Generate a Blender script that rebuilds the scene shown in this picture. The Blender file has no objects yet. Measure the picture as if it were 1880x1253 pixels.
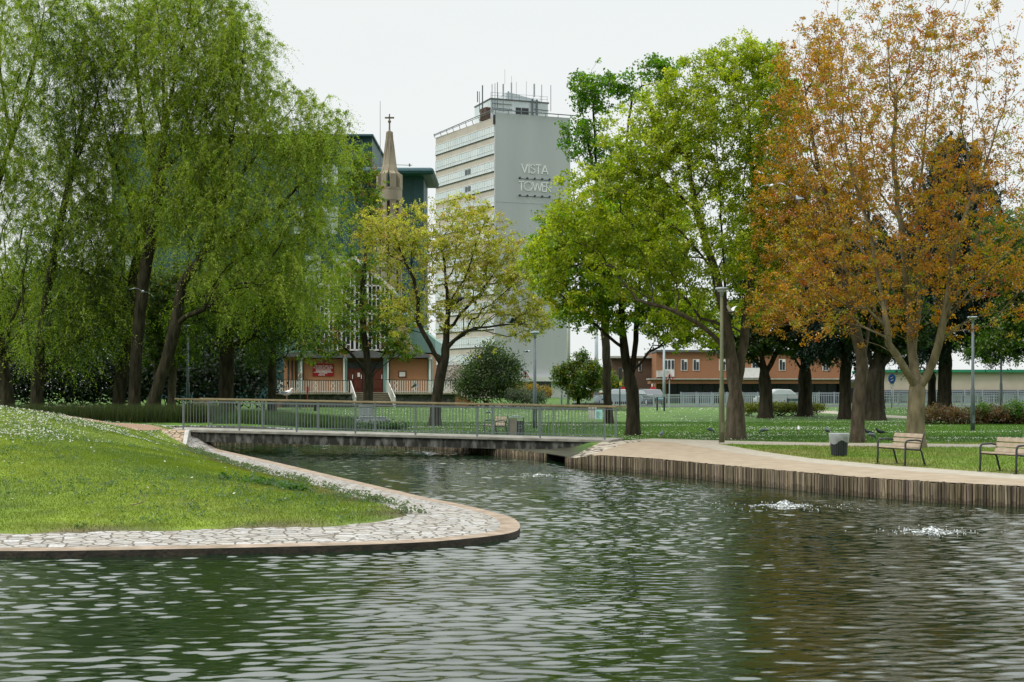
import bpy, math, random
import numpy as np
from mathutils import Vector, Matrix
from mathutils.geometry import delaunay_2d_cdt

random.seed(7)
RNG = np.random.default_rng(7)
SC = bpy.context.scene
COL = SC.collection
PI = math.pi

# ------------------------------------------------------------------ survey frame
F, CX, HY, CZ = 2611.0, 940.0, 715.0, 1.95      # focal length in photo pixels, principal column, horizon row, eye height
WATER = -0.43

def P(px, py, Y):
    return Vector(((px - CX) / F * Y, Y, CZ - (py - HY) / F * Y))

def W(px, py, z=0.0):
    Y = F * (CZ - z) / (py - HY)
    return ((px - CX) / F * Y, Y)

# ------------------------------------------------------------------ tagging helpers
def tag(o, label=None, cat=None, group=None, kind=None):
    if label: o['label'] = label
    if cat: o['category'] = cat
    if group: o['group'] = group
    if kind: o['kind'] = kind
    return o

def thing(name, label, cat, loc=(0, 0, 0), group=None):
    o = bpy.data.objects.new(name, None)
    o.empty_display_size = 0.2
    COL.objects.link(o)
    o.location = loc
    return tag(o, label, cat, group)

def root_loc(o):
    v = Vector((0, 0, 0))
    while o is not None:
        v += o.location
        o = o.parent
    return v

def kids(o):
    return [c for c in bpy.data.objects if c.parent == o]

def dup(root, loc=None, rotz=None, label=None, scale=None):
    def rec(o, par):
        c = o.copy()
        COL.objects.link(c)
        if par is not None: c.parent = par
        for ch in kids(o): rec(ch, c)
        return c
    r = rec(root, None)
    if loc is not None: r.location = loc
    if rotz is not None: r.rotation_euler = (0, 0, rotz)
    if scale is not None: r.scale = (scale,) * 3
    if label: r['label'] = label
    return r

# ------------------------------------------------------------------ mesh builder
class MB:
    def __init__(s):
        s.v = []; s.f = []; s.c = []; s.col = (1, 1, 1)
    def add(s, vs, fs):
        o = len(s.v)
        s.v.extend([tuple(x) for x in vs])
        for f in fs:
            s.f.append(tuple(i + o for i in f)); s.c.append(s.col)
        return s
    def poly(s, pts):
        return s.add(pts, [tuple(range(len(pts)))])
    def box(s, c, d, rz=0.0):
        x, y, z = d[0] / 2, d[1] / 2, d[2] / 2
        cr, sr = math.cos(rz), math.sin(rz)
        vs = []
        for dz in (-z, z):
            for dx, dy in ((-x, -y), (x, -y), (x, y), (-x, y)):
                vs.append((c[0] + dx * cr - dy * sr, c[1] + dx * sr + dy * cr, c[2] + dz))
        return s.add(vs, [(3, 2, 1, 0), (4, 5, 6, 7), (0, 1, 5, 4), (1, 2, 6, 5), (2, 3, 7, 6), (3, 0, 4, 7)])
    def bar(s, p0, p1, w, h, up=(0, 0, 1)):
        p0, p1 = Vector(p0), Vector(p1)
        d = (p1 - p0).normalized()
        up = Vector(up)
        if abs(d.dot(up)) > .98: up = Vector((0, 1, 0))
        a = d.cross(up).normalized() * (w / 2)
        b = a.cross(d).normalized() * (h / 2)
        vs = [p0 - a - b, p0 + a - b, p0 + a + b, p0 - a + b, p1 - a - b, p1 + a - b, p1 + a + b, p1 - a + b]
        return s.add(vs, [(0, 1, 2, 3), (7, 6, 5, 4), (0, 4, 5, 1), (1, 5, 6, 2), (2, 6, 7, 3), (3, 7, 4, 0)])
    def prism(s, pts, d):
        """polygon pts (3-D, planar) swept by vector d"""
        n = len(pts); d = Vector(d)
        vs = [Vector(p) for p in pts] + [Vector(p) + d for p in pts]
        fs = [tuple(range(n)), tuple(range(2 * n - 1, n - 1, -1))]
        for i in range(n):
            j = (i + 1) % n
            fs.append((i, i + n, j + n, j))
        return s.add(vs, fs)
    def path(s, pts, rad, n=8, cap=True, flat=1.0):
        pts = [Vector(p) for p in pts]
        m = len(pts)
        if not hasattr(rad, '__len__'): rad = [rad] * m
        t0 = (pts[1] - pts[0]).normalized()
        ref = Vector((0, 0, 1)) if abs(t0.z) < .9 else Vector((1, 0, 0))
        u = t0.cross(ref).normalized()
        vs = []
        for i in range(m):
            t = (pts[min(i + 1, m - 1)] - pts[max(i - 1, 0)])
            t = t.normalized() if t.length > 1e-9 else t0
            u = (u - t * u.dot(t)).normalized()
            w = t.cross(u)
            for k in range(n):
                a = 2 * PI * k / n
                vs.append(pts[i] + (u * math.cos(a) + w * math.sin(a) * flat) * rad[i])
        fs = []
        for i in range(m - 1):
            for k in range(n):
                k2 = (k + 1) % n
                fs.append((i * n + k, i * n + k2, (i + 1) * n + k2, (i + 1) * n + k))
        if cap:
            fs.append(tuple(range(n - 1, -1, -1)))
            fs.append(tuple((m - 1) * n + k for k in range(n)))
        return s.add(vs, fs)
    def tube(s, p0, p1, r, r1=None, n=8):
        return s.path([p0, p1], [r, r if r1 is None else r1], n)
    def lathe(s, c, prof, n=16, sx=1.0, sy=1.0):
        vs = []; m = len(prof)
        for r, z in prof:
            for k in range(n):
                a = 2 * PI * k / n
                vs.append((c[0] + r * math.cos(a) * sx, c[1] + r * math.sin(a) * sy, c[2] + z))
        fs = []
        for i in range(m - 1):
            for k in range(n):
                k2 = (k + 1) % n
                fs.append((i * n + k, i * n + k2, (i + 1) * n + k2, (i + 1) * n + k))
        fs.append(tuple(range(n - 1, -1, -1)))
        fs.append(tuple((m - 1) * n + k for k in range(n)))
        return s.add(vs, fs)
    def build(s, name, mat, parent=None, smooth=False, bevel=0.0, origin=None, colors=False):
        V = np.array(s.v, dtype=float).reshape(-1, 3)
        if parent is not None:
            o0 = np.array(root_loc(parent)); loc = (0, 0, 0)
        else:
            if origin is None:
                mn, mx = V.min(0), V.max(0)
                origin = ((mn[0] + mx[0]) / 2, (mn[1] + mx[1]) / 2, mn[2])
            o0 = np.array(origin, dtype=float); loc = tuple(o0)
        me = bpy.data.meshes.new(name)
        me.from_pydata([tuple(r) for r in (V - o0)], [], s.f)
        me.update()
        if mat: me.materials.append(mat)
        if smooth: me.polygons.foreach_set('use_smooth', [True] * len(me.polygons))
        if colors:
            at = me.attributes.new('Col', 'FLOAT_COLOR', 'CORNER')
            arr = []
            for f, c in zip(s.f, s.c): arr.extend([c[0], c[1], c[2], 1.0] * len(f))
            at.data.foreach_set('color', arr)
        o = bpy.data.objects.new(name, me)
        COL.objects.link(o)
        o.location = loc
        if parent is not None: o.parent = parent
        if bevel > 0:
            b = o.modifiers.new('bevel', 'BEVEL'); b.width = bevel; b.segments = 2; b.limit_method = 'ANGLE'
        return o

def mesh_np(name, V, Fq, nper, mat, parent=None, cols=None, smooth=False, origin=None):
    """fast mesh of equal-sided faces; cols per vertex (linear rgb)"""
    V = np.asarray(V, dtype=np.float64)
    if parent is not None: o0 = np.array(root_loc(parent)); loc = (0, 0, 0)
    else:
        if origin is None:
            mn, mx = V.min(0), V.max(0); origin = ((mn[0] + mx[0]) / 2, (mn[1] + mx[1]) / 2, mn[2])
        o0 = np.array(origin, dtype=float); loc = tuple(o0)
    me = bpy.data.meshes.new(name)
    n = len(V); Fq = np.asarray(Fq, dtype=np.int32); m = len(Fq)
    me.vertices.add(n); me.vertices.foreach_set('co', (V - o0).astype(np.float32).ravel())
    me.loops.add(m * nper); me.loops.foreach_set('vertex_index', Fq.ravel())
    me.polygons.add(m); me.polygons.foreach_set('loop_start', np.arange(0, m * nper, nper, dtype=np.int32))
    if smooth: me.polygons.foreach_set('use_smooth', np.ones(m, dtype=bool))
    me.update(calc_edges=True)
    if cols is not None:
        at = me.attributes.new('Col', 'FLOAT_COLOR', 'POINT')
        c = np.ones((n, 4), dtype=np.float32); c[:, :3] = cols
        at.data.foreach_set('color', c.ravel())
    if mat: me.materials.append(mat)
    o = bpy.data.objects.new(name, me); COL.objects.link(o); o.location = loc
    if parent is not None: o.parent = parent
    return o

# ------------------------------------------------------------------ materials
def nodes_of(name):
    m = bpy.data.materials.new(name); m.use_nodes = True
    nt = m.node_tree
    return m, nt, nt.nodes, nt.links, nt.nodes['Principled BSDF']

def mat(name, c1, c2=None, scale=4.0, rough=.75, bump=0.0, bscale=None, spec=.3, metal=0.0, stretch=(1, 1, 1), detail=5.0, lo=.35, hi=.65, dist=.02):
    m, nt, N, L, bs = nodes_of(name)
    bs.inputs['Roughness'].default_value = rough
    bs.inputs['Metallic'].default_value = metal
    bs.inputs['Specular IOR Level'].default_value = spec
    if c2 is None: c2 = tuple(x * .78 for x in c1)
    tc = N.new('ShaderNodeTexCoord'); mp = N.new('ShaderNodeMapping')
    mp.inputs['Scale'].default_value = stretch
    L.new(tc.outputs['Object'], mp.inputs['Vector'])
    nz = N.new('ShaderNodeTexNoise'); nz.inputs['Scale'].default_value = scale; nz.inputs['Detail'].default_value = detail
    L.new(mp.outputs['Vector'], nz.inputs['Vector'])
    rp = N.new('ShaderNodeValToRGB')
    rp.color_ramp.elements[0].position = lo; rp.color_ramp.elements[0].color = (*c1, 1)
    rp.color_ramp.elements[1].position = hi; rp.color_ramp.elements[1].color = (*c2, 1)
    L.new(nz.outputs['Fac'], rp.inputs['Fac']); L.new(rp.outputs['Color'], bs.inputs['Base Color'])
    if bump > 0:
        n2 = N.new('ShaderNodeTexNoise'); n2.inputs['Scale'].default_value = bscale or scale * 3; n2.inputs['Detail'].default_value = 6
        L.new(mp.outputs['Vector'], n2.inputs['Vector'])
        bp = N.new('ShaderNodeBump'); bp.inputs['Strength'].default_value = bump; bp.inputs['Distance'].default_value = dist
        L.new(n2.outputs['Fac'], bp.inputs['Height']); L.new(bp.outputs['Normal'], bs.inputs['Normal'])
    return m

def mat_col(name, rough=.8, spec=.25, noise=.35, scale=3.0, bump=.3, bscale=30.0, stretch=(1, 1, 1), dist=.02):
    """base colour from the mesh's Col attribute, broken up by noise"""
    m, nt, N, L, bs = nodes_of(name)
    bs.inputs['Roughness'].default_value = rough; bs.inputs['Specular IOR Level'].default_value = spec
    at = N.new('ShaderNodeAttribute'); at.attribute_name = 'Col'
    tc = N.new('ShaderNodeTexCoord'); mp = N.new('ShaderNodeMapping'); mp.inputs['Scale'].default_value = stretch
    L.new(tc.outputs['Object'], mp.inputs['Vector'])
    nz = N.new('ShaderNodeTexNoise'); nz.inputs['Scale'].default_value = scale; nz.inputs['Detail'].default_value = 8
    L.new(mp.outputs['Vector'], nz.inputs['Vector'])
    mr = N.new('ShaderNodeMapRange'); mr.inputs['From Min'].default_value = .3; mr.inputs['From Max'].default_value = .7
    mr.inputs['To Min'].default_value = 1 - noise; mr.inputs['To Max'].default_value = 1 + noise
    L.new(nz.outputs['Fac'], mr.inputs['Value'])
    mx = N.new('ShaderNodeVectorMath'); mx.operation = 'SCALE'
    L.new(at.outputs['Color'], mx.inputs[0]); L.new(mr.outputs['Result'], mx.inputs['Scale'])
    L.new(mx.outputs['Vector'], bs.inputs['Base Color'])
    if bump:
        n2 = N.new('ShaderNodeTexNoise'); n2.inputs['Scale'].default_value = bscale; n2.inputs['Detail'].default_value = 5
        L.new(mp.outputs['Vector'], n2.inputs['Vector'])
        bp = N.new('ShaderNodeBump'); bp.inputs['Strength'].default_value = bump; bp.inputs['Distance'].default_value = dist
        L.new(n2.outputs['Fac'], bp.inputs['Height']); L.new(bp.outputs['Normal'], bs.inputs['Normal'])
    return m

def mat_leaf(name, trans=.45, gloss=.04):
    m = bpy.data.materials.new(name); m.use_nodes = True
    nt = m.node_tree; N, L = nt.nodes, nt.links
    N.remove(N['Principled BSDF']); out = N['Material Output']
    at = N.new('ShaderNodeAttribute'); at.attribute_name = 'Col'
    d = N.new('ShaderNodeBsdfDiffuse'); t = N.new('ShaderNodeBsdfTranslucent'); g = N.new('ShaderNodeBsdfGlossy')
    g.inputs['Roughness'].default_value = .45
    L.new(at.outputs['Color'], d.inputs['Color'])
    hs = N.new('ShaderNodeHueSaturation'); hs.inputs['Saturation'].default_value = 1.1; hs.inputs['Value'].default_value = 1.25
    L.new(at.outputs['Color'], hs.inputs['Color']); L.new(hs.outputs['Color'], t.inputs['Color'])
    a = N.new('ShaderNodeMixShader'); a.inputs[0].default_value = trans
    L.new(d.outputs[0], a.inputs[1]); L.new(t.outputs[0], a.inputs[2])
    b = N.new('ShaderNodeMixShader'); b.inputs[0].default_value = gloss
    L.new(a.outputs[0], b.inputs[1]); L.new(g.outputs[0], b.inputs[2])
    L.new(b.outputs[0], out.inputs['Surface'])
    return m

def mat_stone(name, scale, cells, joint, stretch=(1, 1, 1), jw=.06, rough=.85, bump=.6, rnd=1.0, dist=.03):
    """irregular stones with dark joints: cells = list of stone colours"""
    m, nt, N, L, bs = nodes_of(name)
    bs.inputs['Roughness'].default_value = rough; bs.inputs['Specular IOR Level'].default_value = .2
    tc = N.new('ShaderNodeTexCoord'); mp = N.new('ShaderNodeMapping'); mp.inputs['Scale'].default_value = stretch
    L.new(tc.outputs['Object'], mp.inputs['Vector'])
    wn = N.new('ShaderNodeTexNoise'); wn.inputs['Scale'].default_value = scale * .8; wn.inputs['Detail'].default_value = 3
    L.new(mp.outputs['Vector'], wn.inputs['Vector'])
    wm = N.new('ShaderNodeMix'); wm.data_type = 'RGBA'; wm.blend_type = 'LINEAR_LIGHT'; wm.inputs['Factor'].default_value = .12 / scale
    L.new(mp.outputs['Vector'], wm.inputs['A']); L.new(wn.outputs['Color'], wm.inputs['B'])
    v1 = N.new('ShaderNodeTexVoronoi'); v1.inputs['Scale'].default_value = scale; v1.inputs['Randomness'].default_value = rnd
    v2 = N.new('ShaderNodeTexVoronoi'); v2.feature = 'DISTANCE_TO_EDGE'; v2.inputs['Scale'].default_value = scale; v2.inputs['Randomness'].default_value = rnd
    for v in (v1, v2): L.new(wm.outputs['Result'], v.inputs['Vector'])
    sp = N.new('ShaderNodeSeparateColor'); L.new(v1.outputs['Color'], sp.inputs['Color'])
    rp = N.new('ShaderNodeValToRGB'); cr = rp.color_ramp
    while len(cr.elements) < len(cells): cr.elements.new(.5)
    for i, c in enumerate(cells):
        cr.elements[i].position = i / max(1, len(cells) - 1); cr.elements[i].color = (*c, 1)
    L.new(sp.outputs['Red'], rp.inputs['Fac'])
    gn = N.new('ShaderNodeTexNoise'); gn.inputs['Scale'].default_value = scale * 6; gn.inputs['Detail'].default_value = 8
    L.new(mp.outputs['Vector'], gn.inputs['Vector'])
    gm = N.new('ShaderNodeMapRange'); gm.inputs['From Min'].default_value = .3; gm.inputs['From Max'].default_value = .7
    gm.inputs['To Min'].default_value = .7; gm.inputs['To Max'].default_value = 1.25
    L.new(gn.outputs['Fac'], gm.inputs['Value'])
    sc_ = N.new('ShaderNodeVectorMath'); sc_.operation = 'SCALE'
    L.new(rp.outputs['Color'], sc_.inputs[0]); L.new(gm.outputs['Result'], sc_.inputs['Scale'])
    ja = N.new('ShaderNodeMapRange'); ja.inputs['From Min'].default_value = jw * .4; ja.inputs['From Max'].default_value = jw
    L.new(v2.outputs['Distance'], ja.inputs['Value'])
    mx = N.new('ShaderNodeMix'); mx.data_type = 'RGBA'; mx.inputs['A'].default_value = (*joint, 1)
    L.new(ja.outputs['Result'], mx.inputs['Factor']); L.new(sc_.outputs['Vector'], mx.inputs['B'])
    L.new(mx.outputs['Result'], bs.inputs['Base Color'])
    bp = N.new('ShaderNodeBump'); bp.inputs['Strength'].default_value = bump; bp.inputs['Distance'].default_value = dist
    L.new(ja.outputs['Result'], bp.inputs['Height']); L.new(bp.outputs['Normal'], bs.inputs['Normal'])
    return m

M = {}
M['grass'] = mat_col('grass_ground', noise=.4, scale=1.3, bump=.9, bscale=22, dist=.05)
M['blade'] = mat_leaf('grass_blades', .4, .03)
M['leaf'] = mat_leaf('leaves', .5, .035)
M['needle'] = mat_leaf('needles', .15, .03)
M['petal'] = mat_leaf('petals', .3, .02)
M['bark_dark'] = mat('bark_dark', (.022, .019, .013), (.05, .043, .03), 6, .95, 1.0, 14, .1, stretch=(1, 1, .25), dist=.06)
M['bark_willow'] = mat('bark_willow', (.02, .018, .012), (.055, .048, .03), 5, .95, 1.0, 10, .1, stretch=(1, 1, .25), dist=.1)
M['bark_mid'] = mat('bark_mid', (.055, .046, .032), (.11, .095, .068), 6, .95, 1.0, 14, .1, stretch=(1, 1, .3), dist=.06)
M['bark_tan'] = mat('bark_tan', (.10, .085, .05), (.225, .19, .12), 4, .92, .9, 12, .15, stretch=(1, 1, .35), dist=.05)
M['paving'] = mat_stone('paving_stone', 5.2, [(.24, .21, .18), (.37, .355, .335), (.31, .285, .25), (.42, .41, .395), (.28, .27, .255), (.34, .32, .29)], (.15, .13, .095), jw=.065, bump=1.0, stretch=(.8, 1, 1))
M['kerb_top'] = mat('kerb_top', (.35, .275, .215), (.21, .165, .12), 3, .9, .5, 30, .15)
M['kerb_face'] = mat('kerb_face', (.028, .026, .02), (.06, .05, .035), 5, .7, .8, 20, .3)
M['setts'] = mat_stone('stone_setts', 1.7, [(.36, .31, .25), (.46, .41, .34), (.40, .34, .27)], (.06, .05, .04), jw=.10, rnd=.7)
M['abut'] = mat_stone('abutment_stone', 3.2, [(.36, .27, .18), (.45, .35, .24), (.30, .22, .15)], (.10, .075, .05), jw=.07, rnd=.8)
M['gravel'] = mat('bound_gravel', (.36, .295, .22), (.26, .21, .15), 2.2, .95, .5, 90, .1, dist=.012, detail=14, lo=.3, hi=.7)
M['path'] = mat('path_surface', (.38, .35, .29), (.30, .27, .22), 3, .95, .3, 80, .1, dist=.01)
M['redpath'] = mat('brick_path', (.30, .2, .14), (.23, .15, .10), 8, .95, .3, 60, .1, dist=.01)
M['asphalt'] = mat('asphalt', (.07, .07, .072), (.05, .05, .052), 2, .9, .3, 60, .2)
M['board'] = mat_col('timber_boards', .85, .2, .45, 5.0, .5, 25, (6, 6, .5), .02)
M['concrete'] = mat('concrete_pale', (.46, .45, .42), (.36, .35, .32), 3, .9, .3, 30, .2)
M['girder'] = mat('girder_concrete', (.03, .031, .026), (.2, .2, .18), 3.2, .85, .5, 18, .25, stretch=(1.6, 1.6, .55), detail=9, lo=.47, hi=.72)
M['deck'] = mat('weathered_deck', (.34, .33, .29), (.2, .19, .16), 2.5, .9, .3, 30, .2, detail=10)
M['steel'] = mat('galvanised_steel', (.19, .23, .23), (.15, .18, .18), 20, .45, 0, spec=.4, metal=.35)
M['wood_rail'] = mat('weathered_handrail', (.23, .19, .10), (.15, .12, .06), 4, .7, .3, 30, .3, stretch=(1, 1, 4))
M['black'] = mat('black_void', (.006, .006, .006), (.01, .01, .01), 3, 1.0)
M['darkmetal'] = mat('dark_painted_metal', (.022, .027, .032), (.035, .04, .045), 10, .5, .1, 30, .4)
M['slat'] = mat('bench_slats', (.40, .33, .25), (.30, .235, .165), 5, .65, .3, 30, .3, stretch=(1, 1, 1))
M['white'] = mat('white_paint', (.72, .72, .70), (.62, .62, .6), 4, .5, 0, spec=.4)
M['foam'] = mat('water_foam', (.75, .78, .78), (.6, .65, .65), 10, .4, .5, 30, .4)

m, nt, N, L, bs = nodes_of('foam_patchy')
tc = N.new('ShaderNodeTexCoord'); nz = N.new('ShaderNodeTexNoise'); nz.inputs['Scale'].default_value = 22; nz.inputs['Detail'].default_value = 4
L.new(tc.outputs['Object'], nz.inputs['Vector'])
rp = N.new('ShaderNodeValToRGB'); rp.color_ramp.elements[0].position = .46; rp.color_ramp.elements[0].color = (.03, .045, .04, 1); rp.color_ramp.elements[1].position = .62; rp.color_ramp.elements[1].color = (.75, .78, .78, 1)
L.new(nz.outputs['Fac'], rp.inputs['Fac']); L.new(rp.outputs['Color'], bs.inputs['Base Color']); bs.inputs['Roughness'].default_value = .15
M['foam_patchy'] = m

# ------------------------------------------------------------------ camera, sky, sun
cam = bpy.data.cameras.new('camera'); co = bpy.data.objects.new('camera', cam); COL.objects.link(co)
co.location = (0, 0, CZ); co.rotation_euler = (PI / 2, 0, 0)
cam.sensor_width = 36.0; cam.lens = 36.0 * F / 1880.0
cam.shift_y = (HY - 626.5) / 1880.0
cam.clip_start = .1; cam.clip_end = 4000
SC.camera = co

wd = bpy.data.worlds.new('World'); SC.world = wd; wd.use_nodes = True
nt = wd.node_tree; N, L = nt.nodes, nt.links
bg = N['Background']
SUN_EL, SUN_AZ = math.radians(52), math.radians(240)     # azimuth clockwise from +Y
sky = N.new('ShaderNodeTexSky'); sky.sky_type = 'NISHITA'; sky.sun_disc = False
sky.sun_elevation = SUN_EL; sky.sun_rotation = SUN_AZ
tc = N.new('ShaderNodeTexCoord'); mp = N.new('ShaderNodeMapping'); mp.inputs['Scale'].default_value = (1, 1, 3.5)
L.new(tc.outputs['Generated'], mp.inputs['Vector'])
nz = N.new('ShaderNodeTexNoise'); nz.inputs['Scale'].default_value = 2.2; nz.inputs['Detail'].default_value = 5
L.new(mp.outputs['Vector'], nz.inputs['Vector'])
rp = N.new('ShaderNodeValToRGB')                          # the cloud layer, in units of the clear sky's radiance
rp.color_ramp.elements[0].position = .3; rp.color_ramp.elements[0].color = (.87, .92, .915, 1)
rp.color_ramp.elements[1].position = .7; rp.color_ramp.elements[1].color = (.94, .96, .945, 1)
L.new(nz.outputs['Fac'], rp.inputs['Fac'])
cl = N.new('ShaderNodeVectorMath'); cl.operation = 'SCALE'; cl.inputs['Scale'].default_value = 10.0
L.new(rp.outputs['Color'], cl.inputs[0])
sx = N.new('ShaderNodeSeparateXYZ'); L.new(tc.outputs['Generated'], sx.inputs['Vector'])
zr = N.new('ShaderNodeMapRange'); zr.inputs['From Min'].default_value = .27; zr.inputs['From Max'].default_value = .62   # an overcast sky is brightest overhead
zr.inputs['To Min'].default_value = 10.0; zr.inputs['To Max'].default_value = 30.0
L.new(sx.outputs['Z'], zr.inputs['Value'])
yr = N.new('ShaderNodeMapRange'); yr.inputs['From Min'].default_value = -.75; yr.inputs['From Max'].default_value = .25  # unseen sky behind the viewer, dimmed to deepen the shade
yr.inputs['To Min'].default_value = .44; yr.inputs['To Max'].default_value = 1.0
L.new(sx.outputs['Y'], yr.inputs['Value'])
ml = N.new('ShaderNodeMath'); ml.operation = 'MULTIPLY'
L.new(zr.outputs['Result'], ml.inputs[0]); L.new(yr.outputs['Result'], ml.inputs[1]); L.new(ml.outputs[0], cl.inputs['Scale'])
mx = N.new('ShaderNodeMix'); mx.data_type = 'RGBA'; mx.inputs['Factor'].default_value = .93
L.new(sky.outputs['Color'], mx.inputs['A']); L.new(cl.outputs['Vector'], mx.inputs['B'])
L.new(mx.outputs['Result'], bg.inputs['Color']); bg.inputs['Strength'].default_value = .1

sl = bpy.data.lights.new('sun', 'SUN'); so = bpy.data.objects.new('sun', sl); COL.objects.link(so)
sl.energy = 1.9; sl.angle = math.radians(12); sl.color = (1, .95, .87)
sd = Vector((math.sin(SUN_AZ) * math.cos(SUN_EL), math.cos(SUN_AZ) * math.cos(SUN_EL), math.sin(SUN_EL)))
so.rotation_euler = sd.to_track_quat('Z', 'Y').to_euler()
so.location = (0, 0, 60)
SC.view_settings.view_transform = 'Standard'; SC.view_settings.look = 'None'
SC.view_settings.exposure = 0; SC.view_settings.gamma = 1
SC.cycles.max_bounces = 6; SC.cycles.diffuse_bounces = 3; SC.cycles.glossy_bounces = 3; SC.cycles.transmission_bounces = 4
SC.cycles.caustics_reflective = False; SC.cycles.caustics_refractive = False
try: SC.cycles.use_denoising = True
except Exception: pass

# ------------------------------------------------------------------ terrain
def sst(t):
    t = np.clip(t, 0, 1); return t * t * (3 - 2 * t)

def pip(poly, X, Y):
    X = np.asarray(X, float); Y = np.asarray(Y, float)
    ins = np.zeros(X.shape, bool); n = len(poly)
    for i in range(n):
        x0, y0 = poly[i]; x1, y1 = poly[(i + 1) % n]
        c = ((y0 > Y) != (y1 > Y))
        xs = (x1 - x0) * (Y - y0) / ((y1 - y0) if y1 != y0 else 1e-9) + x0
        ins ^= c & (X < xs)
    return ins

def dseg(poly, X, Y, closed=False):
    X = np.asarray(X, float); Y = np.asarray(Y, float)
    d = np.full(X.shape, 1e9); n = len(poly)
    for i in range(n if closed else n - 1):
        ax, ay = poly[i]; bx, by = poly[(i + 1) % n]
        vx, vy = bx - ax, by - ay; l2 = vx * vx + vy * vy + 1e-12
        t = np.clip(((X - ax) * vx + (Y - ay) * vy) / l2, 0, 1)
        d = np.minimum(d, np.hypot(X - ax - t * vx, Y - ay - t * vy))
    return d

def smooth_line(pts, n=3):
    """corner-cutting so that shores read as curves"""
    p = [tuple(q) for q in pts]
    for _ in range(n):
        q = [p[0]]
        for a, b in zip(p[:-1], p[1:]):
            q.append((a[0] * .75 + b[0] * .25, a[1] * .75 + b[1] * .25)); q.append((a[0] * .25 + b[0] * .75, a[1] * .25 + b[1] * .75))
        q.append(p[-1]); p = q
    return p

KERB_PX = [(0, 1013), (240, 1010), (480, 1005), (650, 1001), (780, 996), (852, 990), (924, 982), (948, 976), (955, 970), (955, 962), (943, 951), (914, 942), (840, 924), (800, 918), (695, 893), (612, 874), (512, 850), (457, 838), (402, 825.5)]
IN_PX = [(0, 981), (120, 978), (280, 975), (400, 972), (501, 969), (612, 967), (711, 956), (748, 946), (745, 938), (695, 925), (626, 904), (543, 881), (474, 866), (435, 856), (391, 841), (357, 830)]
KERB = [(-40, 20.3)] + [W(x, y, -.33) for x, y in KERB_PX]
KERB = smooth_line(KERB, 2) + [(-12.0, 55.0), (-13.4, 57.0), (-20, 60), (-40, 60)]
INNER = smooth_line([(-40, 22.2)] + [W(x, y, -.22) for x, y in IN_PX], 2)
_r = random.Random(12)
_i2 = [INNER[0]]
for _a, _b in zip(INNER[:-1], INNER[1:]):
    _k = max(1, int(math.hypot(_b[0] - _a[0], _b[1] - _a[1]) / .22)) if _b[0] > -14 else 1
    for _j in range(1, _k + 1): _i2.append((_a[0] + (_b[0] - _a[0]) * _j / _k + (_r.uniform(-.07, .07) if _b[0] > -14 else 0), _a[1] + (_b[1] - _a[1]) * _j / _k + (_r.uniform(-.09, .09) if _b[0] > -14 else 0)))
INNER = _i2
LEFTPOLY = KERB
n_front = len(KERB) - 4
KSHORE = KERB[:n_front]
# a smooth surface through surveyed heights
ctl = []
for i in range(0, n_front, 3): ctl.append((*KERB[i], -.33))
for i in range(0, len(INNER), 9): ctl.append((*INNER[i], -.22))
for px, py, Y in [(0, 750, 45), (100, 762, 47), (200, 776, 50), (300, 788, 53.3), (335, 791, 54.2), (0, 850, 30), (0, 800, 37), (200, 850, 31), (400, 900, 27.5), (300, 832, 38),
                  (250, 806, 43), (297, 806, 51.5), (341, 823, 51.5), (120, 900, 26), (0, 915, 25), (550, 925, 25.5), (420, 868, 33), (150, 800, 41)]:
    p = P(px, py, Y); ctl.append((p.x, p.y, p.z))
ctl += [(-40, 60, .5), (-30, 60, .4), (-20, 60, .3), (-13.4, 57, .2), (-40, 40, 2.2), (-40, 30, 1.2), (-28, 45, 1.9), (-28, 30, .9), (-18, 53, .6), (-24, 54, .8)]
ctl = np.array(ctl)
def tps_k(r2): return np.where(r2 > 0, .5 * r2 * np.log(np.maximum(r2, 1e-12)), 0)
nC = len(ctl)
A = np.zeros((nC + 3, nC + 3))
A[:nC, :nC] = tps_k((ctl[:, None, 0] - ctl[None, :, 0]) ** 2 + (ctl[:, None, 1] - ctl[None, :, 1]) ** 2) + np.eye(nC) * .3
A[:nC, nC] = 1; A[:nC, nC + 1:] = ctl[:, :2]; A[nC:, :nC] = A[:nC, nC:].T
sol = np.linalg.solve(A, np.concatenate([ctl[:, 2], [0, 0, 0]]))
def tps(X, Y):
    X = np.asarray(X, float); Y = np.asarray(Y, float); sh = X.shape
    x, y = X.ravel(), Y.ravel(); out = np.zeros(len(x))
    for a in range(0, len(x), 20000):
        b = slice(a, a + 20000)
        k = tps_k((x[b, None] - ctl[None, :, 0]) ** 2 + (y[b, None] - ctl[None, :, 1]) ** 2)
        out[b] = k @ sol[:nC] + sol[nC] + sol[nC + 1] * x[b] + sol[nC + 2] * y[b]
    return out.reshape(sh)

BR_A, BR_B = P(310, 788, 54.2), P(1115, 808, 49.7)
def lawn(X, Y):
    X = np.asarray(X, float); Y = np.asarray(Y, float)
    a = .5 * sst((Y - 58) / 57)
    l = .42 * sst((-X - 6) / 7) * sst((Y - 61) / 6)
    z = np.maximum(a, l)
    d2 = (X - BR_B.x - .6) ** 2 + (Y - BR_B.y - .3) ** 2
    z = z + .11 * np.exp(-d2 / 10.0)
    dip = sst((2.5 - X) / .6) * sst((X + 6) / 1.5) * sst((53.5 - Y) / 2.0 + 0 * X)
    return z - (.17 + z) * dip * (Y > 40)

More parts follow.
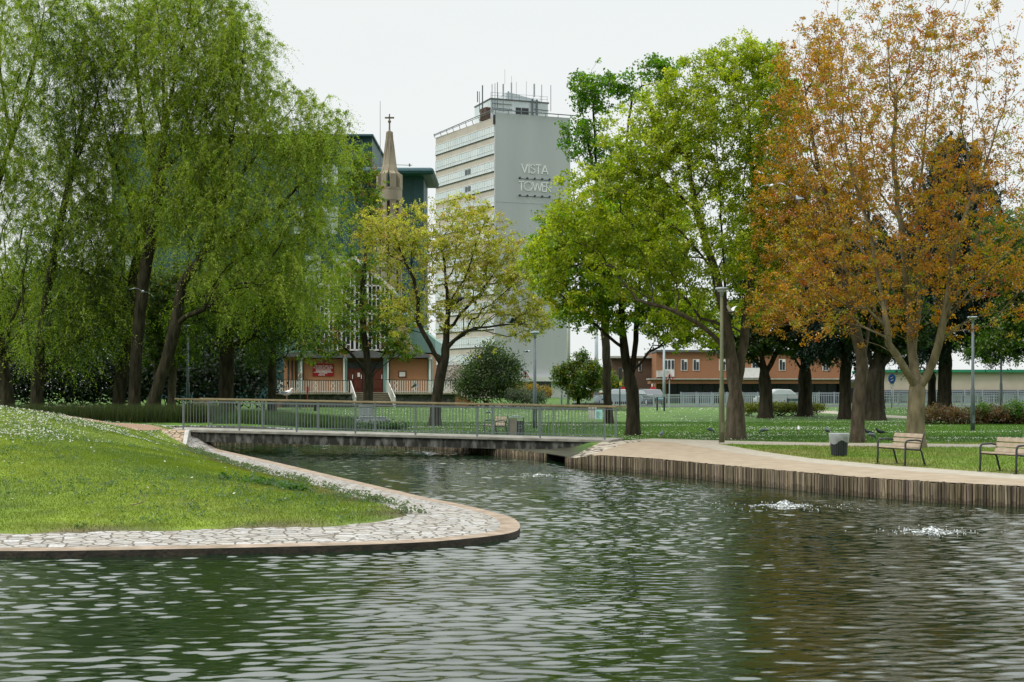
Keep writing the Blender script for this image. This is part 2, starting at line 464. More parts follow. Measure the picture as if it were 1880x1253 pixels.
def gz(X, Y):
    X = np.atleast_1d(np.asarray(X, float)); Y = np.atleast_1d(np.asarray(Y, float))
    z = lawn(X, Y)
    ins = pip(LEFTPOLY, X, Y)
    nr = (~ins) & (X < 1) & (Y > 19) & (Y < 61)
    if nr.any():
        q = np.where(nr)[0]; ins[q[dseg(LEFTPOLY, X[q], Y[q], True) < .03]] = True
    if ins.any():
        t = tps(X[ins], Y[ins])
        dk = dseg(KSHORE, X[ins], Y[ins]); t = np.where(dk < .5, -.33 + (t + .33) * dk / .5, t)
        z[ins] = t
    return z
def gz1(x, y): return float(gz([x], [y])[0])

def G(px, py):
    """where the sight line through a photo pixel meets the ground"""
    Y = np.arange(19, 330, .1)
    X = (px - CX) / F * Y; Z = CZ - (py - HY) / F * Y
    g = gz(X, Y); ok = np.where(Z <= g)[0]
    i = ok[0] if len(ok) else len(Y) - 1
    return Vector((X[i], Y[i], g[i]))

BANK = [(26, -20), (13.9, 21.5)] + [W(x, y, 0) for x, y in [(1880, 893), (1720, 885), (1562, 875), (1380, 859), (1200, 842), (1072, 834)]] + [(1.15, 47.0), (-.8, 51.5), (-3.55, 57.5), (-5.5, 62), (-9, 64.5), (-40, 66)]
GRAV = [W(x, y, 0) for x, y in [(1190, 812.5), (1245, 818), (1345, 831), (1489, 850), (1634, 862), (1880, 881)]] + [(14.6, 21.5), (27.5, -20)]
PATHO = [W(x, y, 0) for x, y in [(1318, 817.5), (1345, 821), (1400, 829.5), (1489, 842), (1634, 855), (1880, 872)]] + [(15.4, 21.5), (28.5, -20)]
# stone setts: between the bank corner, the bridge end and the gravel
W2 = lambda x, y: tuple(G(x, y)[:2])
SETTS = [BANK[7], W(1040, 832, 0), tuple((BR_B - (BR_B - BR_A).normalized() * .2)[:2]), W2(1190, 809), GRAV[0], W(1150, 819, 0), W(1105, 829, 0)]
gravel_poly = BANK[:8] + [W(1105, 829, 0), W(1150, 819, 0)] + GRAV
path_poly = GRAV[::-1] + [W2(1190, 809), (BR_B.x, BR_B.y), (BR_B.x + .7, BR_B.y + 2.0), W(1200, 805.5, 0), W(1327, 809.5, 0), W(1500, 813, 0), W(1880, 817, 0), W(1880, 822.5, 0), W(1640, 820.5, 0), W(1480, 818.5, 0)] + PATHO
fp_poly = [W2(1425, 750.5), W2(1545, 756), W2(1620, 762), W2(1740, 769), W2(1900, 772), W2(1900, 776), W2(1740, 773.5), W2(1620, 766.5), W2(1540, 760.5), W2(1425, 754)]
road_poly = [(2, 116), (200, 119), (200, 133), (-3, 131), (-10, 200), (-20, 200), (-6, 118)]
lfar_path = [W2(60, 744), W2(200, 747.5), W2(200, 751), W2(60, 748)]
lpath_poly = [(-12.95, 53.5), (-13.5, 51.3), (-13.9, 49.4), (-14.6, 47.6), (-16.3, 47.6), (-16.0, 49.6), (-15.3, 52.3), (-14.4, 55.2)]

def subdivide_loop(poly, step, closed=True):
    out = []
    n = len(poly)
    for i in range(n if closed else n - 1):
        a, b = poly[i], poly[(i + 1) % n]
        l = math.hypot(b[0] - a[0], b[1] - a[1])
        st = step if max(abs(a[0]), abs(b[0]), abs(a[1] - 40), abs(b[1] - 40)) < 90 else 400
        k = max(1, int(l / st))
        for j in range(k): out.append((a[0] + (b[0] - a[0]) * j / k, a[1] + (b[1] - a[1]) * j / k))
    if not closed: out.append(poly[-1])
    return out

def cdt_regions(outer, loops, interior):
    vs, es = [], []
    for lp in [outer] + loops:
        o = len(vs); vs += [Vector(p) for p in lp]
        es += [(o + i, o + (i + 1) % len(lp)) for i in range(len(lp))]
    vs += [Vector(p) for p in interior]
    r = delaunay_2d_cdt(vs, es, [], 0, 1e-4)
    V = np.array([(v.x, v.y) for v in r[0]]); T = np.array(r[2])
    c = V[T].mean(1)
    keep = pip(outer, c[:, 0], c[:, 1])
    return V, T[keep], c[keep]

def region_object(name, V, T, mat_, cols=None, label=None, kind='structure', lift=0.0):
    used = np.unique(T); remap = np.full(len(V), -1); remap[used] = np.arange(len(used))
    v2 = V[used]; z = gz(v2[:, 0], v2[:, 1]) + lift
    v3 = np.column_stack([v2, z])
    a = v3[remap[T]]
    nrm = np.cross(a[:, 1] - a[:, 0], a[:, 2] - a[:, 0])[:, 2]
    T2 = remap[T].copy(); T2[nrm < 0] = T2[nrm < 0][:, ::-1]
    o = mesh_np(name, v3, T2, 3, mat_, None, cols(v3) if cols else None, True, origin=(0, 0, 0))
    tag(o, label, None, None, kind)
    return o

def jitter_grid(x0, x1, y0, y1, st):
    xs, ys = np.meshgrid(np.arange(x0, x1, st), np.arange(y0, y1, st))
    p = np.column_stack([xs.ravel(), ys.ravel()])
    return p + RNG.uniform(-.25, .25, p.shape) * st

def vnoise(X, Y, s, seed=0):
    """cheap smooth noise in [-1, 1]"""
    r = np.random.default_rng(seed); out = 0
    for k in range(6):
        a = r.uniform(0, 2 * PI); f = s * r.uniform(.6, 1.8); ph = r.uniform(0, 6.28)
        out = out + np.sin((X * math.cos(a) + Y * math.sin(a)) * f + ph + 1.3 * np.sin((X * math.sin(a) - Y * math.cos(a)) * f * .7 + ph * 2))
    return out / 6 * 1.6

def mix3(a, b, t): return np.asarray(a)[None, :] * (1 - t[:, None]) + np.asarray(b)[None, :] * t[:, None]

G_MOUND, G_MOUND2 = (.150, .205, .011), (.082, .135, .011)
G_LAWN, G_LAWN2, G_DRY, G_SOIL = (.070, .145, .014), (.046, .108, .013), (.17, .175, .045), (.085, .062, .035)
def grass_col(X, Y):
    left = pip(LEFTPOLY, X, Y)
    n1 = vnoise(X, Y, 1.1, 3); n2 = vnoise(X, Y, .35, 5)
    c = mix3(G_LAWN, G_LAWN2, np.clip(.5 + .6 * n2, 0, 1))
    dry = np.clip(1 - dseg(PATHO, X, Y) / 3.0, 0, 1) * np.clip(.35 + .6 * n1, 0, 1)
    near = (Y < 52) & (X > 3)
    c = np.where(near[:, None], mix3((.115, .185, .02), G_DRY, np.clip(.25 + .5 * n1, 0, 1)), c)
    c = c * (1 - dry[:, None]) + np.asarray(G_DRY) * dry[:, None]
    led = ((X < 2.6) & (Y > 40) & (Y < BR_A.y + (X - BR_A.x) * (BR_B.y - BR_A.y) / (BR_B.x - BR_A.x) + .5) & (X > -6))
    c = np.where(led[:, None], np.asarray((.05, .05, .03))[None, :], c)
    cm = mix3(G_MOUND, G_MOUND2, np.clip(.45 + .55 * n1, 0, 1))
    di = dseg(INNER, X, Y)
    soil = np.clip(1.15 - di / .8, 0, 1) * np.clip(.62 + .8 * vnoise(X, Y, 2.3, 19), 0, 1) * .9
    cm = cm * (1 - soil[:, None]) + np.asarray(G_SOIL) * soil[:, None]
    dryl = np.clip(vnoise(X, Y, .8, 9) - .35, 0, 1)
    cm = cm * (1 - dryl[:, None] * .6) + np.asarray((.17, .17, .03)) * dryl[:, None] * .6
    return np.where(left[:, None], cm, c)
gcol = lambda v3: grass_col(v3[:, 0], v3[:, 1])

# left peninsula: grass mound, stone paving, path
edging = [(x, y) for x, y in KSHORE]
def offset_in(line, d):
    out = []
    for i, p in enumerate(line):
        a, b = line[max(0, i - 1)], line[min(len(line) - 1, i + 1)]
        tx, ty = b[0] - a[0], b[1] - a[1]; l = math.hypot(tx, ty) + 1e-9
        out.append((p[0] - ty / l * d, p[1] + tx / l * d))
    return out
KIN = offset_in(KSHORE, .33)
o_loop = subdivide_loop(LEFTPOLY, .8)
intr = jitter_grid(-40, 1, 20, 60, .42)
intr = intr[pip(LEFTPOLY, intr[:, 0], intr[:, 1]) & (dseg(LEFTPOLY, intr[:, 0], intr[:, 1], True) > .12) & (dseg(KIN, intr[:, 0], intr[:, 1]) > .1)]
inner_poly = INNER + [(-12.7, 52.5), (-13.2, 56.6), (-20, 59.7), (-39.8, 59.7)]
kin_poly = KIN + [(-12.2, 55.2), (-13.5, 56.9), (-20, 59.9), (-39.95, 59.95)]
V, T, c = cdt_regions(o_loop, [inner_poly, kin_poly, lpath_poly], intr)
i_in = pip(inner_poly, c[:, 0], c[:, 1]); i_k = pip(kin_poly, c[:, 0], c[:, 1]); i_p = pip(lpath_poly, c[:, 0], c[:, 1])
region_object('grass_mound', V, T[i_in & ~i_p], M['grass'], gcol, 'grassy mound sloping up from the stone edged shore')
region_object('footpath', V, T[i_p], M['redpath'], None, 'reddish path over the mound leading to the footbridge')
region_object('stone_paving', V, T[~i_in & i_k & ~i_p], M['paving'], None, 'pale irregular stone paving around the grassy mound')
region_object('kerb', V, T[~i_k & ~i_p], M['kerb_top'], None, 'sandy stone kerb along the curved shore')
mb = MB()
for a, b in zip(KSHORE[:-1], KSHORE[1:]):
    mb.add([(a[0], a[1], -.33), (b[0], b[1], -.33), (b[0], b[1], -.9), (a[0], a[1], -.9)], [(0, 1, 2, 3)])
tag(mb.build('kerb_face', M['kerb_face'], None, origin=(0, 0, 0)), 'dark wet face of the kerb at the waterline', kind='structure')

# right and far land
outer = subdivide_loop(BANK, .8, False)[:-1] + [(-40, 66), (-900, 66), (-900, 2500), (900, 2500), (900, -20)]
p1 = jitter_grid(-14, 26, 20, 70, .7); p2 = jitter_grid(-60, 60, 60, 150, 2.5); p3 = jitter_grid(-880, 880, 70, 2480, 60)
p2 = p2[(p2[:, 1] > 70) | (p2[:, 0] > 26) | (p2[:, 0] < -14)]
p3 = p3[(np.abs(p3[:, 0]) > 60) | (p3[:, 1] > 150)]
intr = np.vstack([p1, p2, p3])
intr = intr[pip(outer, intr[:, 0], intr[:, 1]) & (dseg(BANK, intr[:, 0], intr[:, 1]) > .15)]
V, T, c = cdt_regions(outer, [SETTS, gravel_poly, path_poly, fp_poly, road_poly, lfar_path], intr)
I = {k: pip(p, c[:, 0], c[:, 1]) for k, p in dict(setts=SETTS, gravel=gravel_poly, path=path_poly, fp=fp_poly, road=road_poly, lf=lfar_path).items()}
rest = ~(I['setts'] | I['gravel'] | I['path'] | I['fp'] | I['road'] | I['lf'])
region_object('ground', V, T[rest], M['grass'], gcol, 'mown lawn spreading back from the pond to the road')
region_object('stone_setts', V, T[I['setts']], M['setts'], None, 'sloping apron of stone setts at the bridge end')
region_object('gravel_bank', V, T[I['gravel'] & ~I['setts']], M['gravel'], None, 'tan bound gravel strip along the timber bank')
region_object('footpath', V, T[I['path'] & ~I['setts'] & ~I['gravel']], M['path'], None, 'pale path along the bank and across the lawn')
region_object('footpath', V, T[(I['fp'] | I['lf']) & ~I['path']], M['path'], None, 'pale path crossing the far lawn under the trees')
region_object('road', V, T[I['road']], M['asphalt'], None, 'grey asphalt road behind the guard rails')

# timber board bank
mb = MB()
acc = subdivide_loop(BANK, .062, False)
gap = (W(1003, 840, 0), W(1041, 836, 0))
for a, b in zip(acc[:-1], acc[1:]):
    mxp = CX + F * (a[0] / max(a[1], 1))
    if a[1] > 44 and a[1] < 47.0 and 1003 < mxp < 1041: continue
    l = math.hypot(b[0] - a[0], b[1] - a[1])
    if l < .02 or a[1] < 5: continue
    ang = math.atan2(b[1] - a[1], b[0] - a[0])
    nx, ny = -math.sin(ang), math.cos(ang)
    t = random.uniform(-.018, .018); top = random.uniform(-.03, .015) + gz1(a[0] + .02, a[1])
    g = random.choice([.06, .09, .12, .15, .2]) * random.uniform(.75, 1.2)
    g *= 1.5; mb.col = (g, g * random.uniform(.76, .84), g * random.uniform(.48, .6))
    z1 = -.33 + random.uniform(-.05, .05)
    cxm, cym = (a[0] + b[0]) / 2 + nx * (.03 + t), (a[1] + b[1]) / 2 + ny * (.03 + t)
    mb.box((cxm, cym, (top + z1) / 2), (l - .014, .06, top - z1), ang)
    mb.col = tuple(x * .62 for x in mb.col)
    mb.box((cxm, cym, (z1 - 1.0) / 2), (l - .012, .058, z1 + 1.0), ang)
tag(mb.build('retaining_wall', M['board'], None, colors=True, origin=(0, 0, 0)), 'upright timber board wall holding the gravel bank above the pond', 'retaining wall')
mb = MB()
for a, b in zip(BANK[:-1], BANK[1:]):
    if abs(a[0] - BANK[7][0]) < .01: continue
    ang = math.atan2(b[1] - a[1], b[0] - a[0]); ox, oy = math.sin(ang) * .012, -math.cos(ang) * .012
    mb.add([(a[0] + ox, a[1] + oy, gz1(*a) - .02), (b[0] + ox, b[1] + oy, gz1(*b) - .02), (b[0] + ox, b[1] + oy, -1), (a[0] + ox, a[1] + oy, -1)], [(0, 1, 2, 3)])
tag(mb.build('bank_earth', M['black'], None, origin=(0, 0, 0)), kind='structure')
# outfall tunnel below the bridge end
a, b = Vector((*BANK[7], 0)), Vector((*BANK[8], 0))
d = (b - a).normalized(); nrm = Vector((-d.y, d.x, 0))
if nrm.x < 0: nrm = -nrm
q0, q1 = a + d * 1.35, b - d * .05
mb = MB()
for p, q in ((q0, q0 + nrm * 3), (q0 + nrm * 3, q1 + nrm * 3), (q1 + nrm * 3, q1)):
    mb.add([p + Vector((0, 0, -.2)), q + Vector((0, 0, -.2)), q + Vector((0, 0, -1)), p + Vector((0, 0, -1))], [(0, 1, 2, 3)])
mb.add([q0 + Vector((0, 0, -.2)), q1 + Vector((0, 0, -.2)), q1 + nrm * 3 + Vector((0, 0, -.2)), q0 + nrm * 3 + Vector((0, 0, -.2))], [(0, 1, 2, 3)])
tag(mb.build('outfall', M['black'], None), 'dark outfall opening in the timber wall below the bridge end', 'outfall')  # inner faces coloured black to stand in for the tunnel's shade

# ------------------------------------------------------------------ water
rw = np.random.default_rng(21)
waves = []
for k in range(70):
    lam = float(np.exp(rw.uniform(math.log(.115), math.log(.42)))) if k < 62 else rw.uniform(.7, 1.8)
    th = rw.normal(0, .36) + PI / 2 + .10
    waves.append((2 * PI / lam * math.cos(th), 2 * PI / lam * math.sin(th), rw.uniform(0, 6.28), lam / (2 * PI) * (.0185 if k < 62 else .007)))
JETS = [(1440, 930, 1.0), (1713, 977, .75), (990, 874, .6), (838, 832, .6)]
JW = [(*W(x, y, WATER), s) for x, y, s in JETS]
def wave(X, Y):
    z = np.zeros_like(X)
    env = 1.0 + .3 * vnoise(X, Y, .22, 31) + .3 * vnoise(X, Y, .8, 32)
    for kx, ky, ph, a in waves: z += a * np.sin(kx * X + ky * Y + ph + .6 * np.sin(.31 * X + .23 * Y + ph))
    z = z * np.clip(env, .5, 1.7)
    for jx, jy, s in JW:
        r = np.hypot(X - jx, (Y - jy))
        z += s * (.05 * np.exp(-(r / .25) ** 2) + .008 * np.sin(r * 17) * np.exp(-r / 1.6))
    return WATER + z
ys = [9.0]
while ys[-1] < 67: ys.append(ys[-1] * 1.0014)
xs = np.arange(-13, 15.01, .040)
ys = np.array(ys)
XX, YY = np.meshgrid(xs, ys)
ZZ = wave(XX, YY)
fade = np.minimum(np.minimum((XX + 13) / 1.0, (15 - XX) / 1.0), np.minimum((YY - 9) / .6, (67 - YY) / 2)); fade = np.clip(fade, 0, 1)
ZZ = WATER + (ZZ - WATER) * fade
ny_, nx_ = XX.shape
idx = np.arange(nx_ * ny_).reshape(ny_, nx_)
Q = np.stack([idx[:-1, :-1], idx[:-1, 1:], idx[1:, 1:], idx[1:, :-1]], -1).reshape(-1, 4)
Vw = np.column_stack([XX.ravel(), YY.ravel(), ZZ.ravel()])
ytop = ys[-1]
ext = np.array([(-80, -25, WATER), (15, -25, WATER), (60, -25, WATER), (15, 9, WATER), (60, ytop, WATER), (15, ytop, WATER), (-13, 9, WATER), (-80, ytop, WATER), (-13, ytop, WATER), (-13, -25, WATER)])
o = len(Vw)
Vw = np.vstack([Vw, ext])
Q = np.vstack([Q, np.array([[o + 9, o + 1, o + 3, o + 6], [o + 1, o + 2, o + 4, o + 5], [o + 0, o + 9, o + 8, o + 7]])])
m, nt, N, L, bs = nodes_of('pond_water')
bs.inputs['Base Color'].default_value = (.007, .018, .007, 1); bs.inputs['Roughness'].default_value = .02; bs.inputs['IOR'].default_value = 1.62
bs.inputs['Specular IOR Level'].default_value = .5
tc = N.new('ShaderNodeTexCoord'); mp = N.new('ShaderNodeMapping'); mp.inputs['Scale'].default_value = (1, 2.2, 1)
L.new(tc.outputs['Object'], mp.inputs['Vector'])
nz = N.new('ShaderNodeTexNoise'); nz.inputs['Scale'].default_value = 9; nz.inputs['Detail'].default_value = 3
L.new(mp.outputs['Vector'], nz.inputs['Vector'])
bp = N.new('ShaderNodeBump'); bp.inputs['Strength'].default_value = .07; bp.inputs['Distance'].default_value = .02
L.new(nz.outputs['Fac'], bp.inputs['Height']); L.new(bp.outputs['Normal'], bs.inputs['Normal'])
w = mesh_np('water', Vw, Q, 4, m, None, None, True, origin=(0, 0, 0))
tag(w, 'dark green rippled pond water', kind='structure')
# bubbling aerators
for i, ((jx, jy, s), lab) in enumerate(zip(JW, ['brightest white bubbling jet in the pond, nearest the timber wall', 'small bubbling jet in the pond, closest to the right edge', 'faint bubbling jet in mid pond in front of the bridge end', 'low bubbling patch in the narrow water close to the bridge'])):
    t = thing('water_jet', lab, 'water jet', (jx, jy, WATER), 'bubbling jets in the pond')
    mb = MB(); nr, na = 14, 36; vs = []; rg = random.Random(i + 5)
    for a_ in range(nr):
        for k in range(na):
            th = 2 * PI * k / na; r = .62 * s * (a_ / (nr - 1)) * (1 + .25 * math.sin(3 * th + i) + rg.uniform(-.2, .2))
            h = .085 * s * math.exp(-(r / (.2 * s)) ** 2) * rg.uniform(.6, 1.5) + rg.uniform(-.006, .012) + .004
            if a_ == nr - 1: h = -.03
            vs.append((jx + r * math.cos(th), jy + r * math.sin(th), WATER + h))
    mb.add(vs, [(a_ * na + k, a_ * na + (k + 1) % na, (a_ + 1) * na + (k + 1) % na, (a_ + 1) * na + k) for a_ in range(nr - 1) for k in range(na)])
    mb.build('splash', M['foam_patchy'], t, True)
    mb = MB()
    for k in range(int(200 * s)):
        a = random.uniform(0, 6.28); r = random.gauss(0, 1) ; x, y = jx + r * .8 * s * math.cos(a), jy + r * .6 * s * math.sin(a)
        q = random.uniform(.0025, .0075)
        z = float(wave(np.array([x]), np.array([y]))[0])
        mb.lathe((x, y, z + .004), [(q * .8, -.01), (q, 0), (q * .6, .008), (.001, .011)], 6, sx=random.uniform(1, 2.2))
    mb.build('bubbles', M['foam'], t, True)['kind'] = 'stuff'

# ------------------------------------------------------------------ footbridge
u = (BR_B - BR_A); LEN = u.length; uh = u / LEN
nb = Vector((-uh.y, uh.x, 0)).normalized()
if nb.y < 0: nb = -nb
WID = 2.1
def bp_(s, off, dz=0): return BR_A + uh * s + nb * off + Vector((0, 0, dz))
br = thing('footbridge', 'flat concrete footbridge with grey steel railings across the narrow water', 'bridge', BR_A)
mb = MB(); mb.prism([bp_(-.5, -.06), bp_(LEN + .15, -.06), bp_(LEN + .15, -.06, -.10), bp_(-.5, -.06, -.10)], nb * (WID + .12)); mb.build('deck', M['deck'], br, bevel=.015)
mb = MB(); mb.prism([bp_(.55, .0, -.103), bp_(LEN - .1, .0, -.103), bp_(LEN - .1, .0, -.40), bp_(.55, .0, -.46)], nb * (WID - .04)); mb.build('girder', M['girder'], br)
mb = MB(); c0 = P(356, 815, 53.4); mb.box((c0.x, c0.y, -.35), (.24, .35, .75), 0); mb.build('pier', M['concrete'], br, bevel=.01)
def railing(off, extra):
    s0 = (P(335, 0, 54).x - BR_A.x) / uh.x; s1 = (P(1110, 0, 49.7).x - BR_A.x) / uh.x
    n = 7
    for i in range(n + 1):
        s = s0 + (s1 - s0) * i / n
        mb = MB(); mb.bar(bp_(s, off, -.10 if off < .2 else 0), bp_(s, off, 1.12), .05, .045, up=nb); mb.build('post', M['steel'], br)
    for i in range(n):
        a = s0 + (s1 - s0) * i / n + .06; b = s0 + (s1 - s0) * (i + 1) / n - .06
        mb = MB()
        mb.bar(bp_(a - .04, off, .09), bp_(b + .04, off, .09), .02, .03); mb.bar(bp_(a - .04, off, 1.04), bp_(b + .04, off, 1.04), .02, .03)
        k = 18
        for j in range(k + 1):
            s = a + (b - a) * j / k
            mb.tube(bp_(s, off, .09), bp_(s, off, 1.04), .0085, n=5)
        mb.build('railing_panel', M['steel'], br)
    mb = MB(); mb.bar(bp_(s0 - .35, off, 1.15), bp_(s1 + .4, off, 1.15), .10, .055); mb.build('handrail', M['wood_rail'], br, bevel=.012)
railing(.04, 0); railing(WID - .04, 1)
mb = MB()
f = [P(297, 789.5, 53.0), P(339, 791, 53.2), P(336, 826, 51.6), P(297, 810, 51.8)]
mb.prism(f, Vector((-.3, 2.2, 0)))
ab = mb.build('abutment_wall', M['abut'], None); tag(ab, 'sandy stone abutment wall under the left end of the footbridge', 'wall')
mb = MB()
f = [P(339.3, 790, 53.2), P(347, 791, 53.2), P(340, 828, 51.5), P(334, 827, 51.5)]
mb.prism(f, Vector((-.3, 2.2, 0))); mb.build('coping', M['concrete'], ab)
# ------------------------------------------------------------------ trees
LQ = 1.0

def grow(seeds, targets, bf, rng, step=.55, curve=.35):
    """seeds: list of (pos, parent). Connect every target to the cheapest node (distance plus a share of the way back to the root)."""
    pos = [np.array(p, float) for p, _ in seeds]; par = [q for _, q in seeds]
    pl = []
    for p, q in zip(pos, par): pl.append(0.0 if q < 0 else pl[q] + np.linalg.norm(p - pos[q]))
    T = np.array(targets, float); n = len(T)
    cost = np.full(n, 1e9); src = np.zeros(n, int)
    def relax(i):
        d = np.sqrt(((T - pos[i]) ** 2).sum(1)) + bf * pl[i]
        b = d < cost
        cost[b] = d[b]; src[b] = i
    for i in range(len(pos)): relax(i)
    done = np.zeros(n, bool); tips = []
    for _ in range(n):
        c = np.where(done, 1e18, cost); k = int(np.argmin(c)); done[k] = True
        i = int(src[k]); p0, p1 = pos[i], T[k]
        d = np.linalg.norm(p1 - p0)
        pd = (p0 - pos[par[i]]) if par[i] >= 0 else np.array([0, 0, 1.0])
        pd = pd / (np.linalg.norm(pd) + 1e-9)
        m = max(1, int(d / step)); last = i
        for j in range(1, m + 1):
            t = j / m
            h = p0 * (1 - t) + p1 * t + pd * d * curve * t * (1 - t) * (1 - t) * 1.8
            if j < m: h = h + rng.normal(0, .035, 3) * min(1, d)
            pos.append(h); par.append(last); pl.append(pl[last] + np.linalg.norm(h - pos[last])); last = len(pos) - 1
            relax(last)
        tips.append(last)
    return np.array(pos), np.array(par), np.array(tips)

def thickness(pos, par, tips, r_root, r_tip):
    n = len(pos); cnt = np.zeros(n); ch = np.zeros(n, int)
    for i in range(n):
        if par[i] >= 0: ch[par[i]] += 1
    cnt[ch == 0] = 1
    for i in range(n - 1, -1, -1):
        if par[i] >= 0: cnt[par[i]] += cnt[i]
    e = math.log(cnt[0]) / math.log(r_root / r_tip)
    r = r_tip * cnt ** (1 / e)
    return np.maximum(r_tip, r * (.60 + .40 * (r / r[0]) ** .5)), cnt

def tree_tubes(pos, par, rad, flare, rmin=0.0, rng=None):
    """chains of continuous tapering rings"""
    n = len(pos); kidsl = [[] for _ in range(n)]
    for i in range(n):
        if par[i] >= 0: kidsl[par[i]].append(i)
    mb = MB(); stack = [(0, -1)]
    while stack:
        i, p = stack.pop()
        ch = []; rr = []
        if p >= 0: ch.append(pos[p]); rr.append(min(rad[p] * .8, rad[i] * 1.25))
        j = i
        while True:
            ch.append(pos[j]); rr.append(rad[j])
            k = kidsl[j]
            if not k: break
            k = sorted(k, key=lambda q: -rad[q])
            for q in k[1:]: stack.append((q, j))
            j = k[0]
        if len(ch) < 2 or rr[0] < rmin: continue
        R = rr[0]
        ns = 12 if R > .16 else 8 if R > .08 else 5 if R > .03 else 3
        if p < 0:
            rr = [r * (1 + flare * math.exp(-(c[2] - pos[0][2]) / .45)) for r, c in zip(rr, ch)]
        mb.path(ch, rr, ns, cap=False)
    return mb

def smooth_seed(pts, radii_hint=None, step=.5):
    """catmull through the points"""
    P_ = [np.array(p, float) for p in pts]; out = []
    if len(P_) == 2:
        m = max(2, int(np.linalg.norm(P_[1] - P_[0]) / step))
        return [P_[0] + (P_[1] - P_[0]) * i / m for i in range(m + 1)]
    for i in range(len(P_) - 1):
        a = P_[max(0, i - 1)]; b = P_[i]; c = P_[i + 1]; d = P_[min(len(P_) - 1, i + 2)]
        m = max(1, int(np.linalg.norm(c - b) / step))
        for j in range(m):
            t = j / m
            out.append(.5 * ((2 * b) + (c - a) * t + (2 * a - 5 * b + 4 * c - d) * t * t + (3 * b - a - 3 * c + d) * t ** 3))
    out.append(P_[-1]); return out

def blob_points(blobs, n, s, Y0, rng, shell=.42):
    """points in a union of ellipsoids given as (px, py, rx, ry[, depth offset m, depth radius m])"""
    ws = []; bl = []
    for b in blobs:
        px, py, rx, ry = b[:4]; dy = b[4] if len(b) > 4 else 0; rd = b[5] if len(b) > 5 else (rx + ry) / 2 * s * .85
        c = P(px, py, Y0); c = np.array([c.x, Y0 + dy, c.z]); bl.append((c, np.array([rx * s, rd, ry * s]))); ws.append(rx * ry * (b[6] if len(b) > 6 else 1))
    ws = np.array(ws, float); ws /= ws.sum()
    k = rng.choice(len(bl), n, p=ws)
    d = rng.normal(size=(n, 3)); d /= np.linalg.norm(d, axis=1)[:, None]
    r = rng.random(n) ** shell
    C = np.array([b[0] for b in bl])[k]; R = np.array([b[1] for b in bl])[k]
    return C + d * r[:, None] * R

def leaf_quads(C, cols, size, aspect, rng, up=.3, dirs=None, fold=0.0):
    """rhombus leaves: centres C, per leaf colours"""
    n = len(C)
    nrm = rng.normal(size=(n, 3)); nrm[:, 2] = np.abs(nrm[:, 2]) * .6 + up
    nrm /= np.linalg.norm(nrm, axis=1)[:, None]
    if dirs is None: d = rng.normal(size=(n, 3))
    else: d = dirs + rng.normal(size=(n, 3)) * .25
    d -= nrm * (d * nrm).sum(1)[:, None]; d /= np.linalg.norm(d, axis=1)[:, None] + 1e-9
    w = np.cross(nrm, d)
    L_ = (size * rng.uniform(.65, 1.3, n))[:, None]; Wd = L_ * aspect
    v = np.empty((n, 4, 3))
    v[:, 0] = C - d * L_ * .5; v[:, 1] = C + w * Wd * .5 + d * L_ * .08; v[:, 2] = C + d * L_ * .5; v[:, 3] = C - w * Wd * .5 + d * L_ * .08
    return v.reshape(-1, 3), np.arange(n * 4).reshape(n, 4), np.repeat(cols, 4, 0)

def pick_cols(n, pal, rng, jit=.18):
    w = np.array([p[1] for p in pal], float); w /= w.sum()
    c = np.array([p[0] for p in pal], float)[rng.choice(len(pal), n, p=w)]
    return c * rng.uniform(1 - jit, 1 + jit, (n, 1)) * rng.uniform(.93, 1.07, (n, 3))

